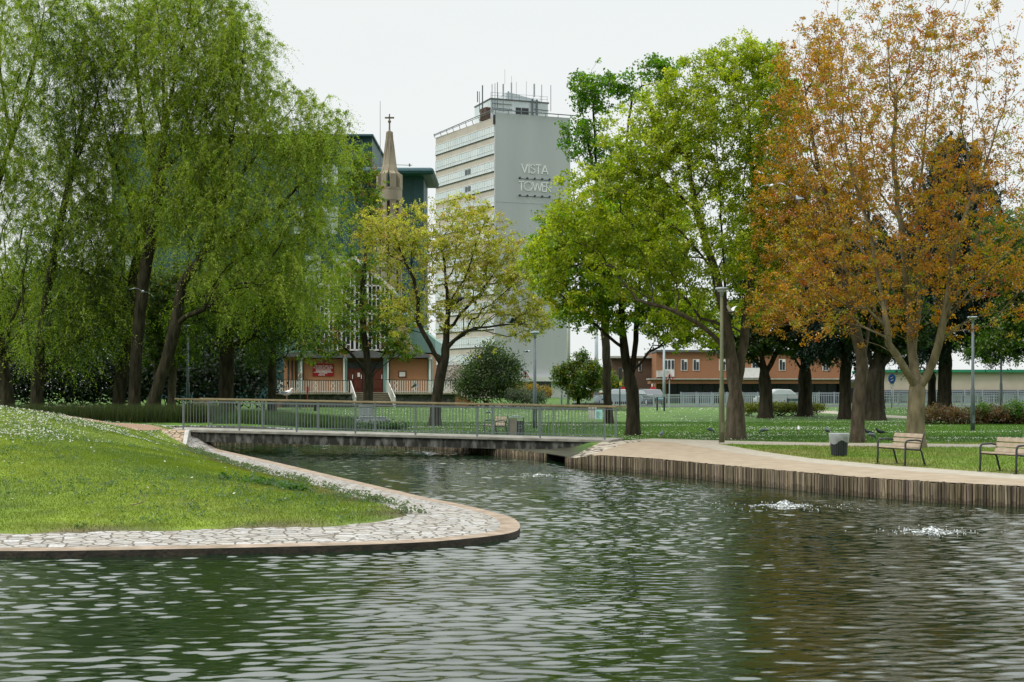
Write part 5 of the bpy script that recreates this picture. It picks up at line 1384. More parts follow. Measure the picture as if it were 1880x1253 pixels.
# terrace railings
def terrace_rail(x0, x1, lab):
    r = thing('terrace_railing', lab, 'railing', (Q((x0 + x1) / 2, 0).x, YC - 2.5, zt_ + .13), 'white railings of the church terrace')
    mb = MB(); mb.bar(Q(x0, 698, -2.5), Q(x1, 698 + (x1 - x0) * .01, -2.5), .06, .05); mb.build('top_rail', M['darkmetal'], r)
    mb = MB(); x = x0
    while x <= x1:
        mb.bar(Q(x, 721.3, -2.5), Q(x, 698.4, -2.5), .05, .04, up=(0, 1, 0)); x += 4.2
    mb.bar(Q(x0, 719, -2.5), Q(x1, 719, -2.5), .04, .04); mb.build('bars', M['white'], r)
    x = x0 + 18
    while x < x1 - 10:
        mb = MB()
        for s_ in (-1, 1):
            mb.path([Q(x + s_ * 2.6 * abs(math.cos(PI * t * 2)) + s_ * .4, 699 + 20 * t, -2.46) for t in [i / 12 for i in range(13)]], .03, 4)
        mb.build('ornament', M['white'], r); x += 31
terrace_rail(507, 646, 'white patterned railing along the church terrace left of the steps')
terrace_rail(714, 840, 'white patterned railing along the church terrace right of the steps')
for x0, lab in ((646, 'sloping white handrail on the left of the church steps'), (714, 'sloping white handrail on the right of the church steps')):
    r = thing('step_railing', lab, 'railing', (Q(x0, 0).x, YC - 3, .6), 'sloping rails of the church steps')
    a, b = Q(x0, 700, -.9), Q(x0 + (16 if x0 < 700 else 18), 730, -3.4)
    mb = MB(); mb.bar(a, b, .06, .06); mb.build('handrail', M['white'], r)
    mb = MB()
    for i in range(14):
        q = a.lerp(b, i / 13); mb.bar(q, q - Vector((0, 0, .95)), .04, .04, up=(0, 1, 0))
    mb.bar(a - Vector((0, 0, .9)), b - Vector((0, 0, .9)), .05, .05); mb.build('bars', M['white'], r)
rp_ = face([(838, 726), (848, 726), (884, 747), (838, 747)], -2.7, 2, 'ramp_wall', M['brick'], None); tag(rp_, 'sloping brick wall at the right end of the church terrace', 'wall')
rp_ = face([(513, 737), (526, 737), (526, 750), (513, 750)], -3.2, 1, 'brick_pier', M['brick'], None); tag(rp_, 'small orange brick pier at the left end of the church terrace', 'pier')
rp_ = face([(891, 735), (899, 735), (899, 748), (891, 748)], -3.6, .6, 'brick_pier', M['brick2'], None); tag(rp_, 'small red brick pier in front of the holly bush', 'pier')
# spire
sp = thing('bell_tower', 'slim concrete church bell tower with fluted spire and cross', 'bell tower', (P(713, 0, 128).x, 128, .5))
def S(px, py): p = P(px, py, 128); return p
cx_, cy_ = S(713, 0).x, 129.2
k_ = 128 / F
def zs(y): return P(0, y, 128).z
mb = MB(); mb.lathe((cx_, cy_, 0), [(22.5 * k_, zs(368)), (23.5 * k_, zs(366)), (23.5 * k_, zs(347)), (24 * k_, zs(346)), (24 * k_, zs(343)), (21 * k_, zs(342.5))], 16); mb.build('belfry_ring', M['stonecol'], sp)
for i in range(8):
    a = 2 * PI * (i + .5) / 8; ca, sa = math.cos(a), math.sin(a)
    def rp3(r, y): return Vector((cx_ + ca * r * k_, cy_ + sa * r * k_, zs(y)))
    w_ = .26
    pts = [rp3(24, 343), rp3(24, 318), rp3(19, 316), rp3(15, 312), rp3(12, 300), rp3(7, 262), rp3(3.2, 238), rp3(.6, 238), rp3(.6, 300), rp3(7, 318), rp3(12, 330), rp3(14, 343)]
    off = Vector((-sa, ca, 0)) * w_
    mb = MB(); mb.prism([p - off for p in pts], off * 2); mb.build('fin', M['stonecol'], sp)
    mb = MB(); mb.prism([p - off * 1.1 for p in [rp3(20.5, 368), rp3(23, 368), rp3(23, 745), rp3(20.5, 745)]], off * 2.2); mb.build('column', M['stonecol'], sp)
mb = MB(); mb.lathe((cx_, cy_, 0), [(15 * k_, zs(343)), (15 * k_, zs(318)), (11 * k_, zs(300)), (5 * k_, zs(262)), (2.4 * k_, zs(238)), (2.8 * k_, zs(236.5)), (.8 * k_, zs(234))], 16); mb.build('spire_core', M['stonecol'], sp)
mb = MB(); mb.lathe((cx_, cy_, 0), [(18 * k_, zs(342)), (18 * k_, zs(318.5))], 8); mb.build('belfry_louvre', M['teal_dark'], sp)
mb = MB(); mb.lathe((cx_, cy_, 0), [(18 * k_, zs(745)), (18 * k_, zs(368.5))], 8); mb.build('shaft', M['brick3'], sp)
mb = MB(); mb.tube((cx_, cy_, zs(236)), (cx_, cy_, zs(205)), .09, .06, 6); mb.bar((cx_ - .42, cy_, zs(212)), (cx_ + .42, cy_, zs(212)), .12, .14); mb.lathe((cx_, cy_, zs(219)), [(.05, -.2), (.16, 0), (.05, .2)], 8); mb.build('cross', M['bark_tan'], sp)

def text_mesh(s, size, mat_, parent, loc, name='lettering', align='CENTER', rot=(PI / 2, 0, 0), xs_=1.0):
    cu = bpy.data.curves.new('tmp', 'FONT'); cu.body = s; cu.size = size; cu.align_x = align; cu.extrude = .006
    ob = bpy.data.objects.new('tmp', cu); COL.objects.link(ob)
    dg = bpy.context.evaluated_depsgraph_get(); dg.update()
    me = bpy.data.meshes.new_from_object(ob.evaluated_get(dg))
    bpy.data.objects.remove(ob); bpy.data.curves.remove(cu)
    me.materials.clear(); me.materials.append(mat_)
    o = bpy.data.objects.new(name, me); COL.objects.link(o)
    o.rotation_euler = rot; o.scale = (xs_, 1, 1)
    o.location = Vector(loc) - (root_loc(parent) if parent else Vector((0, 0, 0)))
    if parent: o.parent = parent
    return o
sb = thing('church_sign', 'red board with white lettering on the left brick panel of the church', 'sign', Q(590.5, 691, .95))
pts = [(571, 691), (610.5, 691), (610.5, 668)] + [(600.5 - 19 * t, 668 - 4.0 * math.sin(PI * t)) for t in [i / 8 for i in range(9)]] + [(571, 668)]
mb = MB(); mb.prism([Q(x, y, .93) for x, y in pts], (0, .045, 0)); mb.build('board', M['red'], sb)
for s_, y, h in [('THE PARISH CHURCH OF', 673.2, .155), ('ST ANDREW & ST GEORGE', 676.4, .16), ('DIOCESE OF ST ALBANS', 666.9, .07)]:
    text_mesh(s_, h, M['signwhite'], sb, Q(590.5, y, .92), xs_=.84 if h > .1 else 1)
mb = MB()
rr = random.Random(3)
for y, x0, x1, h in [(677.9, 576.5, 605, .05), (681.3, 577, 605, .085), (683.6, 573.5, 608, .05), (685.6, 583.5, 598.5, .045), (688.6, 582, 594, .06)]:
    x = x0
    while x < x1:
        l = rr.uniform(1.0, 3.2); e = min(x + l, x1)
        mb.bar(Q(x, y, .925), Q(e, y, .925), .01, h); x = e + .45
mb.build('small_print', M['signwhite'], sb)
pb = thing('notice_board', 'small glazed notice case in a red frame on the right brick panel of the church', 'notice board', Q(737, 693, .9))
mb = MB(); mb.prism([Q(729.5, 693, .92), Q(744.5, 693, .92), Q(744.5, 681.5, .92), Q(729.5, 681.5, .92)], (0, .06, 0)); mb.build('frame', M['door'], pb, bevel=.01)
mb = MB(); mb.prism([Q(731.5, 691.5, .9), Q(742.5, 691.5, .9), Q(742.5, 683, .9), Q(731.5, 683, .9)], (0, .018, 0)); mb.build('paper', M['white'], pb)
gs = thing('round_sign', 'small round green and white sign in a red ring on a post by the terrace', 'sign', (Q(551, 0).x, 106, gz1(Q(551, 0).x, 106)))
p_ = P(551, 690, 106)
mb = MB(); mb.tube((p_.x, 106, gz1(p_.x, 106)), (p_.x, 106, p_.z), .035, n=6); mb.build('post', M['lampgrey'], gs)
mb = MB(); mb.path([(p_.x, 105.95, p_.z), (p_.x, 105.91, p_.z)], .2, 18); mb.build('ring', M['redplain'], gs)
mb = MB(); mb.path([(p_.x, 105.90, p_.z), (p_.x, 105.89, p_.z)], .155, 18); mb.build('face', M['white'], gs)
mb = MB(); mb.bar((p_.x, 105.88, p_.z - .1), (p_.x, 105.88, p_.z + .1), .11, .012, up=(0, 1, 0)); mb.build('pictogram', mat('green_paint', (.02, .2, .12)), gs)
p_ = P(564.5, 706, 107); mp_ = thing('marker_post', 'slim orange red marker post standing in the grass before the church terrace', 'post', (p_.x, 107, gz1(p_.x, 107)))
mb = MB(); mb.tube((p_.x, 107, gz1(p_.x, 107)), (p_.x, 107, p_.z), .04, .03, 8); mb.build('shaft', M['redplain'], mp_)
mb = MB(); mb.box((p_.x, 107, P(0, 716, 107).z), (.16, .1, .45)); mb.build('plate', M['redplain'], mp_, bevel=.02)
for px, lab in ((578, 'short dark wooden stump post before the church terrace, right of the marker post'), (484, 'short dark wooden post at the left side of the church lawn')):
    p_ = P(px, 752, 100); mb = MB(); mb.lathe((p_.x, 100, gz1(p_.x, 100) - .05), [(.11, 0), (.105, .62), (.08, .68)], 8); tag(mb.build('wooden_post', M['bark_dark'], None), lab, 'post')

# ------------------------------------------------------------------ right hand background
YB = 148.0
def BQ(px, py, d=0): p = P(px, py, YB); return Vector((p.x, YB + d, p.z))
def bface(px0, px1, py0, py1, d, th, name, m, parent, bevel=0):
    a, b = BQ(px0, py1), BQ(px1, py0); mb = MB(); mb.box(((a.x + b.x) / 2, YB + d + th / 2, (a.z + b.z) / 2), (b.x - a.x, th, b.z - a.z)); return mb.build(name, m, parent, bevel=bevel)
bb = thing('brick_building', 'two storey orange brick building with dark shopfronts behind the guard rails', 'building', (BQ(1370, 0).x, YB, .5))
bface(1205, 1545, 647, 698, 0, 12, 'wall', M['brick2'], bb)
bface(1190, 1548, 697.5, 705, -2.2, 3, 'canopy', M['brick2'], bb)
bface(1188, 1548, 695.5, 697.5, -2.4, 3.3, 'canopy_edge', M['concrete'], bb)
bface(1204, 1546, 643, 647, -.3, 13, 'roof', M['slate'], bb)
bface(1224, 1540, 705, 742, .6, 5, 'shopfront', M['shop'], bb)
bface(1206, 1224, 705, 742, -.2, 5, 'pier', M['brick2'], bb)
for i in range(14):
    mb = MB(); q = BQ(1246 + 23 * i, 742, .5); mb.bar(q, BQ(1246 + 23 * i, 705, .5), .12, .1, up=(0, 1, 0)); mb.build('shop_frame', M['teal_dark'], bb)
for x0, x1, y0, y1 in [(1250, 1262, 660, 681), (1272, 1284, 660, 681), (1320, 1332, 660, 681), (1345, 1357, 660, 681), (1380, 1394, 660, 682), (1430, 1442, 660, 681), (1470, 1482, 660, 681), (1510, 1522, 660, 681)]:
    f = bface(x0, x1, y0, y1, -.05, .1, 'window', M['white'], bb)
    bface(x0 + 1.2, (x0 + x1) / 2 - .5, y0 + 1.2, y1 - 1.2, -.08, .02, 'pane', M['glass_dark'], f); bface((x0 + x1) / 2 + .5, x1 - 1.2, y0 + 5, y1 - 1.2, -.08, .02, 'pane', M['glass_dark'], f)
bal = bface(1205, 1228, 681, 693, -1.2, 1.2, 'balcony', M['concrete'], bb)
dr = bface(1219, 1238, 660, 692, -.06, .1, 'balcony_door', M['white'], bb)
for x in (1220.5, 1226.5, 1233): bface(x, x + 4, 662, 678, -.1, .03, 'pane', M['glass_dark'], dr)
bface(1362, 1400, 676, 694, -1.0, 1.0, 'balcony', M['white'], bb)
b2 = thing('brick_building', 'dark brown brick block seen between the tree stems beside the orange building', 'building', (BQ(1160, 0).x, YB + 6, .5))
bface(1128, 1205, 656, 742, 5, 10, 'wall', M['brick3'], b2)
f = bface(1180, 1186, 662, 681, 4.94, .1, 'window', M['white'], b2); bface(1181, 1185, 666, 680, 4.9, .02, 'pane', M['glass_dark'], f)
f = bface(1150, 1156, 662, 681, 4.94, .1, 'window', M['white'], b2); bface(1151, 1155, 666, 680, 4.9, .02, 'pane', M['glass_dark'], f)
bface(1126, 1207, 652, 656, 4.6, 11, 'roof', M['concrete'], b2)
b3 = thing('brick_building', 'distant low orange brick building right of the grey tower', 'building', (P(1118, 0, 210).x, 210, .5))
slab('wall', 1094, 1146, 679, None, 210, 12, M['brick2'], b3); slab('roof', 1092, 1148, 677.5, 679, 209.5, 13, M['slate'], b3)
for x in (1100, 1112): o = slab('window', x, x + 8, 689, 695, 209.9, .2, M['white'], b3); slab('pane', x + 1, x + 7, 690, 694.5, 209.85, .1, M['glass_dark'], o)
kb = thing('kiosk', 'long low white flat roofed kiosk behind the lone green maple', 'kiosk', (P(1155, 0, 140).x, 140, .5))
slab('fascia', 1105, 1203, 715.5, 721.5, 139, 4, M['white'], kb, .03); slab('roof', 1104, 1204, 713.5, 715.4, 138.8, 4.4, M['slate'], kb); slab('wall', 1108, 1200, 721.6, None, 139.5, 3, M['brick3'], kb)
b4 = thing('pale_building', 'long cream building with green roof edge behind the rusty hedge', 'building', (P(1760, 0, 150).x, 150, .5))
slab('wall', 1612, 2080, 684, 716.5, 150, 10, M['cream2'], b4); slab('roof', 1610, 2082, 679, 684, 149.6, 11, mat('green_roof_edge', (.03, .25, .14), (.03, .2, .12)), b4)
slab('wall', 1612, 2080, 718, None, 151.5, 8, M['cream2'], b4); slab('soffit_shadow', 1612, 2080, 716.4, 718, 149.8, 4, M['darkmetal'], b4)  # dark strip paints the shadow under the cream band
for i in range(15):
    x = 1622 + i * 31; o = slab('shop_window', x, x + 24, 721, 738, 151.4, .2, M['teal'], b4); slab('pane', x + 2, x + 22, 724, 737, 151.3, .06, M['glass_pale'] if i % 3 else M['glass_dark'], o)
b5 = thing('pale_building', 'low grey flat roofed shop joining the orange and cream buildings', 'building', (P(1580, 0, 146).x, 146, .5))
slab('wall', 1548, 1612, 703, None, 147, 6, M['cream2'], b5); slab('roof', 1545, 1614, 697, 703, 146, 8, M['slate'], b5); slab('shop_window', 1556, 1606, 713, 740, 146.8, .15, M['shop'], b5)
# pedestrian guard rails
def guard_rail(px0, px1, yt, Y, n, lab):
    r = thing('guard_rail', lab, 'guard rail', (P((px0 + px1) / 2, 0, Y).x, Y, .45), 'grey guard rails along the road')
    a, b = P(px0, yt, Y), P(px1, yt, Y); zb_ = gz1(0, Y)
    for i in range(n + 1):
        x = a.x + (b.x - a.x) * i / n; mb = MB(); mb.box((x, Y, (a.z + zb_) / 2 + .05), (.09, .09, a.z - zb_ + .1)); mb.build('post', M['polegrey'], r)
    for i in range(n):
        x0 = a.x + (b.x - a.x) * i / n + .06; x1 = a.x + (b.x - a.x) * (i + 1) / n - .06
        mb = MB(); mb.bar((x0, Y, a.z), (x1, Y, a.z), .06, .09); mb.bar((x0, Y, zb_ + .15), (x1, Y, zb_ + .15), .05, .05); mb.bar((x0, Y, a.z - .22), (x1, Y, a.z - .22), .04, .05)
        k = int((x1 - x0) / .14)
        for j in range(k + 1): x = x0 + (x1 - x0) * j / k; mb.bar((x, Y, zb_ + .15), (x, Y, a.z), .045, .03, up=(0, 1, 0))
        mb.build('panel', M['polegrey'], r)
guard_rail(1030, 1200, 727, 117, 7, 'low guard rail behind the small green and yellow tree')
guard_rail(1200, 1500, 725.5, 114, 11, 'near guard rail in front of the shopfronts')
guard_rail(1250, 1560, 722, 124, 11, 'far guard rail on the other side of the road')
guard_rail(1590, 2000, 727, 115, 14, 'long guard rail behind the rusty hedge')
guard_rail(1575, 2000, 718.5, 130, 13, 'farthest guard rail along the cream building')
kw = MB(); a, b = P(1050, 737, 108), P(1122, 737, 108); kw.box(((a.x + b.x) / 2, 108, .62), (b.x - a.x, .5, .55)); tag(kw.build('low_wall', M['bark_dark'], None, bevel=.03), 'low dark timber planter edge behind the daffodil leaves', 'wall')

# cars
def car(name, lab, loc, rz, col, group=None):
    r = thing(name, lab, 'car', loc, group); cm = mat('car_paint', col, tuple(c * .9 for c in col), 2, .3, 0, spec=.6)
    prof = [(-2.1, .35), (-2.12, .75), (-1.9, .92), (-1.3, .98), (-.75, 1.42), (.35, 1.46), (1.15, 1.0), (1.95, .82), (2.12, .6), (2.1, .32)]
    L0_ = Vector(loc)
    mb = MB(); mb.prism([L0_ + Vector((x, -.82, z)) for x, z in prof], (0, 1.64, 0)); mb.build('body', cm, r, bevel=.06)
    win = [(-1.2, 1.0), (-.72, 1.36), (.32, 1.39), (1.02, 1.02)]
    for y in (-.835, .815):
        mb = MB(); mb.prism([L0_ + Vector((x, y, z)) for x, z in win], (0, .02, 0)); mb.build('window', M['glass_pale'], r)
    mb = MB(); mb.prism([L0_ + Vector((.42, -.7, 1.43)), L0_ + Vector((1.13, -.72, 1.03)), L0_ + Vector((1.13, .72, 1.03)), L0_ + Vector((.42, .7, 1.43))], (.02, 0, .025)); mb.build('windscreen', M['glass_pale'], r)
    for x in (-1.35, 1.35):
        for y in (-.84, .66):
            mb = MB(); mb.path([L0_ + Vector((x, y, .32)), L0_ + Vector((x, y + .18, .32))], .32, 18); w_ = mb.build('wheel', M['darkmetal'], r)
            mb = MB(); yy = y - .01 if y < 0 else y + .17; mb.path([L0_ + Vector((x, yy, .32)), L0_ + Vector((x, yy + .02, .32))], .19, 14); mb.build('rim', M['polegrey'], w_)
    for y in (-.6, .6):
        mb = MB(); mb.box(L0_ + Vector((2.1, y, .66)), (.06, .3, .13)); mb.build('headlight', M['white'], r)
    r.rotation_euler = (0, 0, rz)
    return r
gz_r = .5
car('parked_car', 'silver blue car partly hidden behind the planter and small tree', (P(1135, 0, 124).x, 124, gz_r), PI - .1, (.32, .4, .46))
car('parked_car', 'pale silver car glimpsed through the guard rail between the two dark trunks', (P(1432, 0, 120).x, 120, gz_r), PI, (.5, .52, .52))
car('parked_car', 'dark grey car behind the guard rail at the lone maple', (P(1192, 0, 128).x, 128, gz_r), PI / 2 + .3, (.08, .09, .1))

# ------------------------------------------------------------------ lamp posts, poles and road signs
def lamp(px, pyt, pyb, Y, lab, m='lampgrey', base=True):
    x = P(px, 0, Y).x; g = gz1(x, Y); zt2 = P(0, pyt, Y).z
    r = thing('street_lamp', lab, 'street lamp', (x, Y, g), 'park lamp posts')
    mb = MB(); mb.path([(x, Y, g - .1), (x, Y, g + 1.9), (x, Y, g + 2.0), (x, Y, zt2 - .22)], [.105, .10, .075, .055], 12); mb.build('pole', M[m], r, True)
    mb = MB(); mb.box((x + .0, Y - .1, g + .55), (.10, .03, .36)); mb.build('access_door', M[m], r)
    mb = MB(); mb.lathe((x, Y, zt2), [(.06, -.3), (.075, -.16), (.16, -.10), (.24, -.05), (.245, -.01), (.2, .015), (.01, .02)], 20); hd = mb.build('lamp_head', M['polegrey'], r, True)
    mb = MB(); mb.lathe((x, Y, zt2), [(.15, -.13), (.15, -.105)], 16); mb.build('lens', M['white'], hd)
    return r
lamp(1325, 529, 808, 51.5, 'tall mossy park lamp post in front of the yellow green maple', 'mossy')
lamp(1786, 582, 792, GY(1786, 792), 'park lamp post on the lawn between the two right hand benches')
lamp(982, 610, 788, 69, 'grey park lamp post beyond the bridge, right of the bin')
lamp(1838, 603, 757, 100, 'slim blue grey lamp post in the rusty hedge near the right edge')
lamp(345, 598, 765, 88, 'thin grey lamp post under the willows at the left end of the bridge')
lamp(248, 526, 748, 88, 'pale lamp post between the leaning willow trunks', 'polegrey')
def pole(px, yt, Y, r0, r1, m, lab, name='pole', cat='pole', extras=None):
    x = P(px, 0, Y).x; g = gz1(x, Y); r = thing(name, lab, cat, (x, Y, g)); zt2 = P(0, yt, Y).z
    mb = MB(); mb.path([(x, Y, g - .1), (x, Y, zt2)], [r0, r1], 10); mb.build('post', M[m], r, True)
    return r, x, g
r, x, Y_ = (*pole(1043, 400, 104, .10, .07, 'white', 'tall white pole with small cream box in front of the tower')[:2], 104)
mb = MB(); p_ = P(1042, 687, Y_); mb.box((x, Y_ - .12, p_.z), (.34, .1, .42)); bx = mb.build('box', M['cream'], r, bevel=.01); mb = MB(); mb.box((x, Y_ - .18, p_.z), (.1, .02, .1)); mb.build('emblem', M['darkmetal'], bx)
pole(1095, 596, 126, .2, .14, 'polegrey', 'thick pale blue grey column left of the distant brick building')
pole(1219, 640, 116, .13, .09, 'polegrey', 'pale grey lamp column beside the street name sign')
r, x, g = pole(1138, 676, 113, .06, .05, 'teal_dark', 'traffic signal on green post with yellow box at the road', 'traffic_signal', 'traffic signal')
mb = MB(); mb.box((x + .02, 112.9, P(0, 686, 113).z), (.26, .2, .9)); mb.build('signal_head', M['darkmetal'], r, bevel=.03)
mb = MB(); mb.box((x + .06, 112.9, P(0, 705, 113).z), (.2, .15, .3)); mb.build('push_button_box', M['yellow'], r, bevel=.01)
r, x, g = pole(1031, 690, 106, .06, .06, 'polegrey', 'bus stop post with teal flag and white timetable', 'bus_stop', 'bus stop')
mb = MB(); mb.box((x, 105.93, P(0, 693, 106).z), (.14, .05, .55)); mb.build('flag', M['signblue'], r); mb = MB(); mb.box((x, 105.92, P(0, 706, 106).z), (.17, .05, .3)); mb.build('timetable', M['white'], r)
def tri_sign(px, py, Y, w_, lab, glyph):
    x = P(px, 0, Y).x; g = gz1(x, Y); zc = P(0, py, Y).z; r = thing('warning_sign', lab, 'road sign', (x, Y, g), 'triangular warning signs')
    mb = MB(); mb.tube((x, Y, g - .1), (x, Y, zc + w_ * .3), .04, n=8); mb.build('post', M['polegrey'], r)
    def T(s_, d): return [(x - w_ / 2 * s_, Y + d, zc - w_ * .288 * s_), (x + w_ / 2 * s_, Y + d, zc - w_ * .288 * s_), (x, Y + d, zc + w_ * .577 * s_)]
    mb = MB(); mb.prism(T(1, -.06), (0, .015, 0)); mb.build('border', M['redplain'], r)
    mb = MB(); mb.prism(T(.68, -.065), (0, .004, 0)); mb.build('face', M['white'], r)
    mb = MB()
    if glyph == 0: mb.bar((x, Y - .07, zc - .02), (x, Y - .07, zc + .2), .09, .01, up=(0, 1, 0)); mb.bar((x, Y - .07, zc - .14), (x, Y - .07, zc - .06), .09, .01, up=(0, 1, 0))
    else:
        for a_, b_ in (((0, .22), (-.01, .1)), ((-.01, .1), (-.09, -.15)), ((0, .1), (.08, -.15)), ((-.08, .06), (.09, .02))): mb.bar((x + a_[0], Y - .07, zc + a_[1]), (x + b_[0], Y - .07, zc + b_[1]), .07, .01, up=(0, 1, 0))
    mb.build('symbol', M['black'], r); return r, x, zc
r, x, zc = tri_sign(965, 689, 112, .58, 'red bordered triangular warning sign with exclamation mark by the grey tower', 0)
mb = MB(); mb.box((x, 111.93, zc - .42), (.55, .02, .22)); mb.build('plate', M['white'], r)
tri_sign(1229, 694, 112, .58, 'red bordered triangular warning sign with walking figure by the orange building', 1)
r, x, g = pole(1637, 690, 111, .045, .045, 'polegrey', 'blue round road sign on a pole left of the orange maple trunk', 'road_sign', 'road sign')
zc = P(0, 697, 111).z
mb = MB(); mb.box((x, 110.94, zc - .12), (.36, .02, 1.0)); mb.build('backing', M['white'], r)
mb = MB(); mb.path([(x, 110.92, zc + .06), (x, 110.90, zc + .06)], .29, 20, flat=1.3); mb.build('disc', M['blue'], r)
mb = MB()
for a_, b_ in (((-.12, .1), (.1, .2)), ((.02, .2), (.1, .2)), ((.12, -.02), (-.1, -.12))): mb.bar((x + a_[0], 110.89, zc + a_[1]), (x + b_[0], 110.89, zc + b_[1]), .05, .01, up=(0, 1, 0))
mb.build('symbol', M['white'], r)
for px, lab in ((1200, 'red and white no entry sign on a dark post beside the orange building'), (1146, 'red and white signal sign behind the lone maple')):
    r, x, g = pole(px, 704 if px > 1180 else 712, 130, .05, .05, 'darkmetal', lab, 'no_entry_sign', 'road sign'); zc = P(0, 716, 130).z
    mb = MB(); mb.path([(x - .1, 129.9, zc), (x - .1, 129.88, zc)], .3, 18); mb.build('disc', M['redplain'], r); mb = MB(); mb.box((x - .1, 129.86, zc), (.4, .01, .1)); mb.build('bar', M['white'], r)
def name_board(px0, px1, yt, yb, Y, lab, m, h):
    a, b = P(px0, yt, Y), P(px1, yt, Y); g = gz1(a.x, Y); r = thing('street_name_sign', lab, 'sign', ((a.x + b.x) / 2, Y, g))
    for q in (a, b): mb = MB(); mb.box((q.x, Y, (g + a.z) / 2), (.11, .09, a.z - g)); mb.build('post', M['darkmetal'], r)
    mb = MB(); mb.box(((a.x + b.x) / 2, Y - .02, a.z - h / 2 - .03), (b.x - a.x - .112, .04, h)); mb.build('board', M[m], r)
    return r, (a + b) / 2
r, c_ = name_board(1206.5, 1219.5, 729.5, 748, 100, 'small blue street name sign on two short black posts', 'signblue', .16)
mb = MB(); mb.bar((c_.x - .17, 99.955, c_.z - .11), (c_.x + .17, 99.955, c_.z - .11), .006, .05); mb.build('lettering', M['white'], r)
name_board(1446, 1470, 731.5, 748, 104, 'dark sign board on two posts beside the right dark trunk', 'teal_dark', .2)

# ------------------------------------------------------------------ park furniture
def make_bench():
    r = thing('park_bench', '', 'bench', (0, 0, 0), 'timber slatted park benches')
    Lb = 1.22
    for sx in (0, 1):
        x = -Lb / 2 if sx == 0 else Lb / 2
        mb = MB()
        mb.path([(x, -.27, 0), (x, -.26, .25), (x, -.255, .56), (x, -.235, .62), (x, -.19, .645), (x, .06, .655), (x, .2, .63)], [.023, .026, .026, .026, .024, .023, .022], 8)
        mb.path([(x, .33, 0), (x, .27, .2), (x, .225, .36), (x, .18, .40), (x, -.25, .43)], [.024, .026, .026, .024, .02], 8)
        mb.path([(x, .18, .40), (x, .215, .55), (x, .29, .80), (x, .315, .84)], [.024, .023, .02, .018], 8)
        for yy in (-.27, .33): mb.box((x, yy, .008), (.09, .1, .016))
        mb.build('end_frame', M['darkmetal'], r, True)
    for i in range(4):
        y = -.20 + i * .12; mb = MB(); mb.box((0, y, .452 - i * .006), (Lb + .02, .10, .035)); mb.build('seat_slat', M['slat'], r, bevel=.006)
    for i in range(3):
        z = .505 + i * .125; y = .195 + (z - .42) * .29
        mb = MB(); n = Vector((0, -1, .29)).normalized(); upv = Vector((0, .29, 1)).normalized()
        c = Vector((0, y - .03, z)); h = upv * .052; t = n * .016
        A_ = Vector((-Lb / 2 - .01, 0, 0)); B_ = -A_
        mb.add([c + A_ - h - t, c + B_ - h - t, c + B_ - h + t, c + A_ - h + t, c + A_ + h - t, c + B_ + h - t, c + B_ + h + t, c + A_ + h + t], [(3, 2, 1, 0), (4, 5, 6, 7), (0, 1, 5, 4), (1, 2, 6, 5), (2, 3, 7, 6), (3, 0, 4, 7)])
        mb.build('back_slat', M['slat'], r, bevel=.006)
    mb = MB(); mb.bar((-Lb / 2, .0, .415), (Lb / 2, 0, .415), .03, .03); mb.build('brace', M['darkmetal'], r)
    return r
b0 = make_bench()
fl_, fr_ = Vector((*W(1611, 852, 0), 0)), Vector((*W(1657, 856, 0), 0))
ang = math.atan2(fr_.y - fl_.y, fr_.x - fl_.x)
def put_bench(o, p, a, lab, sc=1.0):
    o['label'] = lab; o.rotation_euler = (0, 0, a); o.scale = (sc, sc, sc)
    off = Matrix.Rotation(a, 3, 'Z') @ Vector((.61 * sc, .27 * sc, 0))     # p is the front left foot
    q = Vector((p[0], p[1], 0)) + off; o.location = (q.x, q.y, gz1(q.x, q.y) + .003)
benches = [(tuple(fl_.xy), ang, 'slatted timber bench with dark arms beside the litter bin and orange maple', 1.0), (W(1799, 866, 0), ang + .05, 'slatted timber bench cut by the right edge of the picture', 1.0)]
for i, (p, a, lab, sc) in enumerate(benches): put_bench(b0 if i == 0 else dup(b0), p, a, lab, sc)
q = P(889, 800, 59.5); put_bench(dup(b0), (q.x, q.y), ang + .05, 'timber bench seen side on through the bridge railing beside the square bin', 1.0)
q = G(353, 757); q.y = min(q.y, 92); put_bench(dup(b0), (P(353, 0, q.y).x, q.y), 0.12, 'timber bench under the willows seen through the left end of the railing', 1.05)

# round litter bin with bag
bp0 = W(1540.5, 838, 0); bx_, by_ = bp0; g = gz1(bx_, by_)
lb = thing('litter_bin', 'dark slatted round litter bin lined with a clear plastic bag', 'litter bin', (bx_, by_, g))
mb = MB(); mb.lathe((bx_, by_, g), [(.2, .02), (.205, .08), (.235, .56), (.235, .58), (.215, .58), (.19, .1), (.01, .09)], 24); mb.build('drum', M['darkmetal'], lb, True)
mb = MB()
for i in range(22):
    a = 2 * PI * i / 22; c_, s_ = math.cos(a), math.sin(a)
    mb.bar((bx_ + c_ * .222, by_ + s_ * .222, g + .03), (bx_ + c_ * .262, by_ + s_ * .262, g + .66), .05, .014, up=(c_, s_, 0))
mb.build('slats', M['darkmetal'], lb)
mb = MB(); mb.lathe((bx_, by_, g), [(.12, 0), (.2, .0), (.2, .03), (.12, .03)], 20); mb.build('base', M['bark_dark'], lb)
m, nt, N, L, bs = nodes_of('clear_plastic'); bs.inputs['Base Color'].default_value = (.8, .86, .88, 1); bs.inputs['Roughness'].default_value = .35; bs.inputs['Alpha'].default_value = .30
mb = MB(); n = 40; rings = [(.235, .52), (.27, .665), (.285, .675), (.292, .65), (.29, .55), (.285, .46), (.28, .40)]
vs = []; rg = random.Random(4)
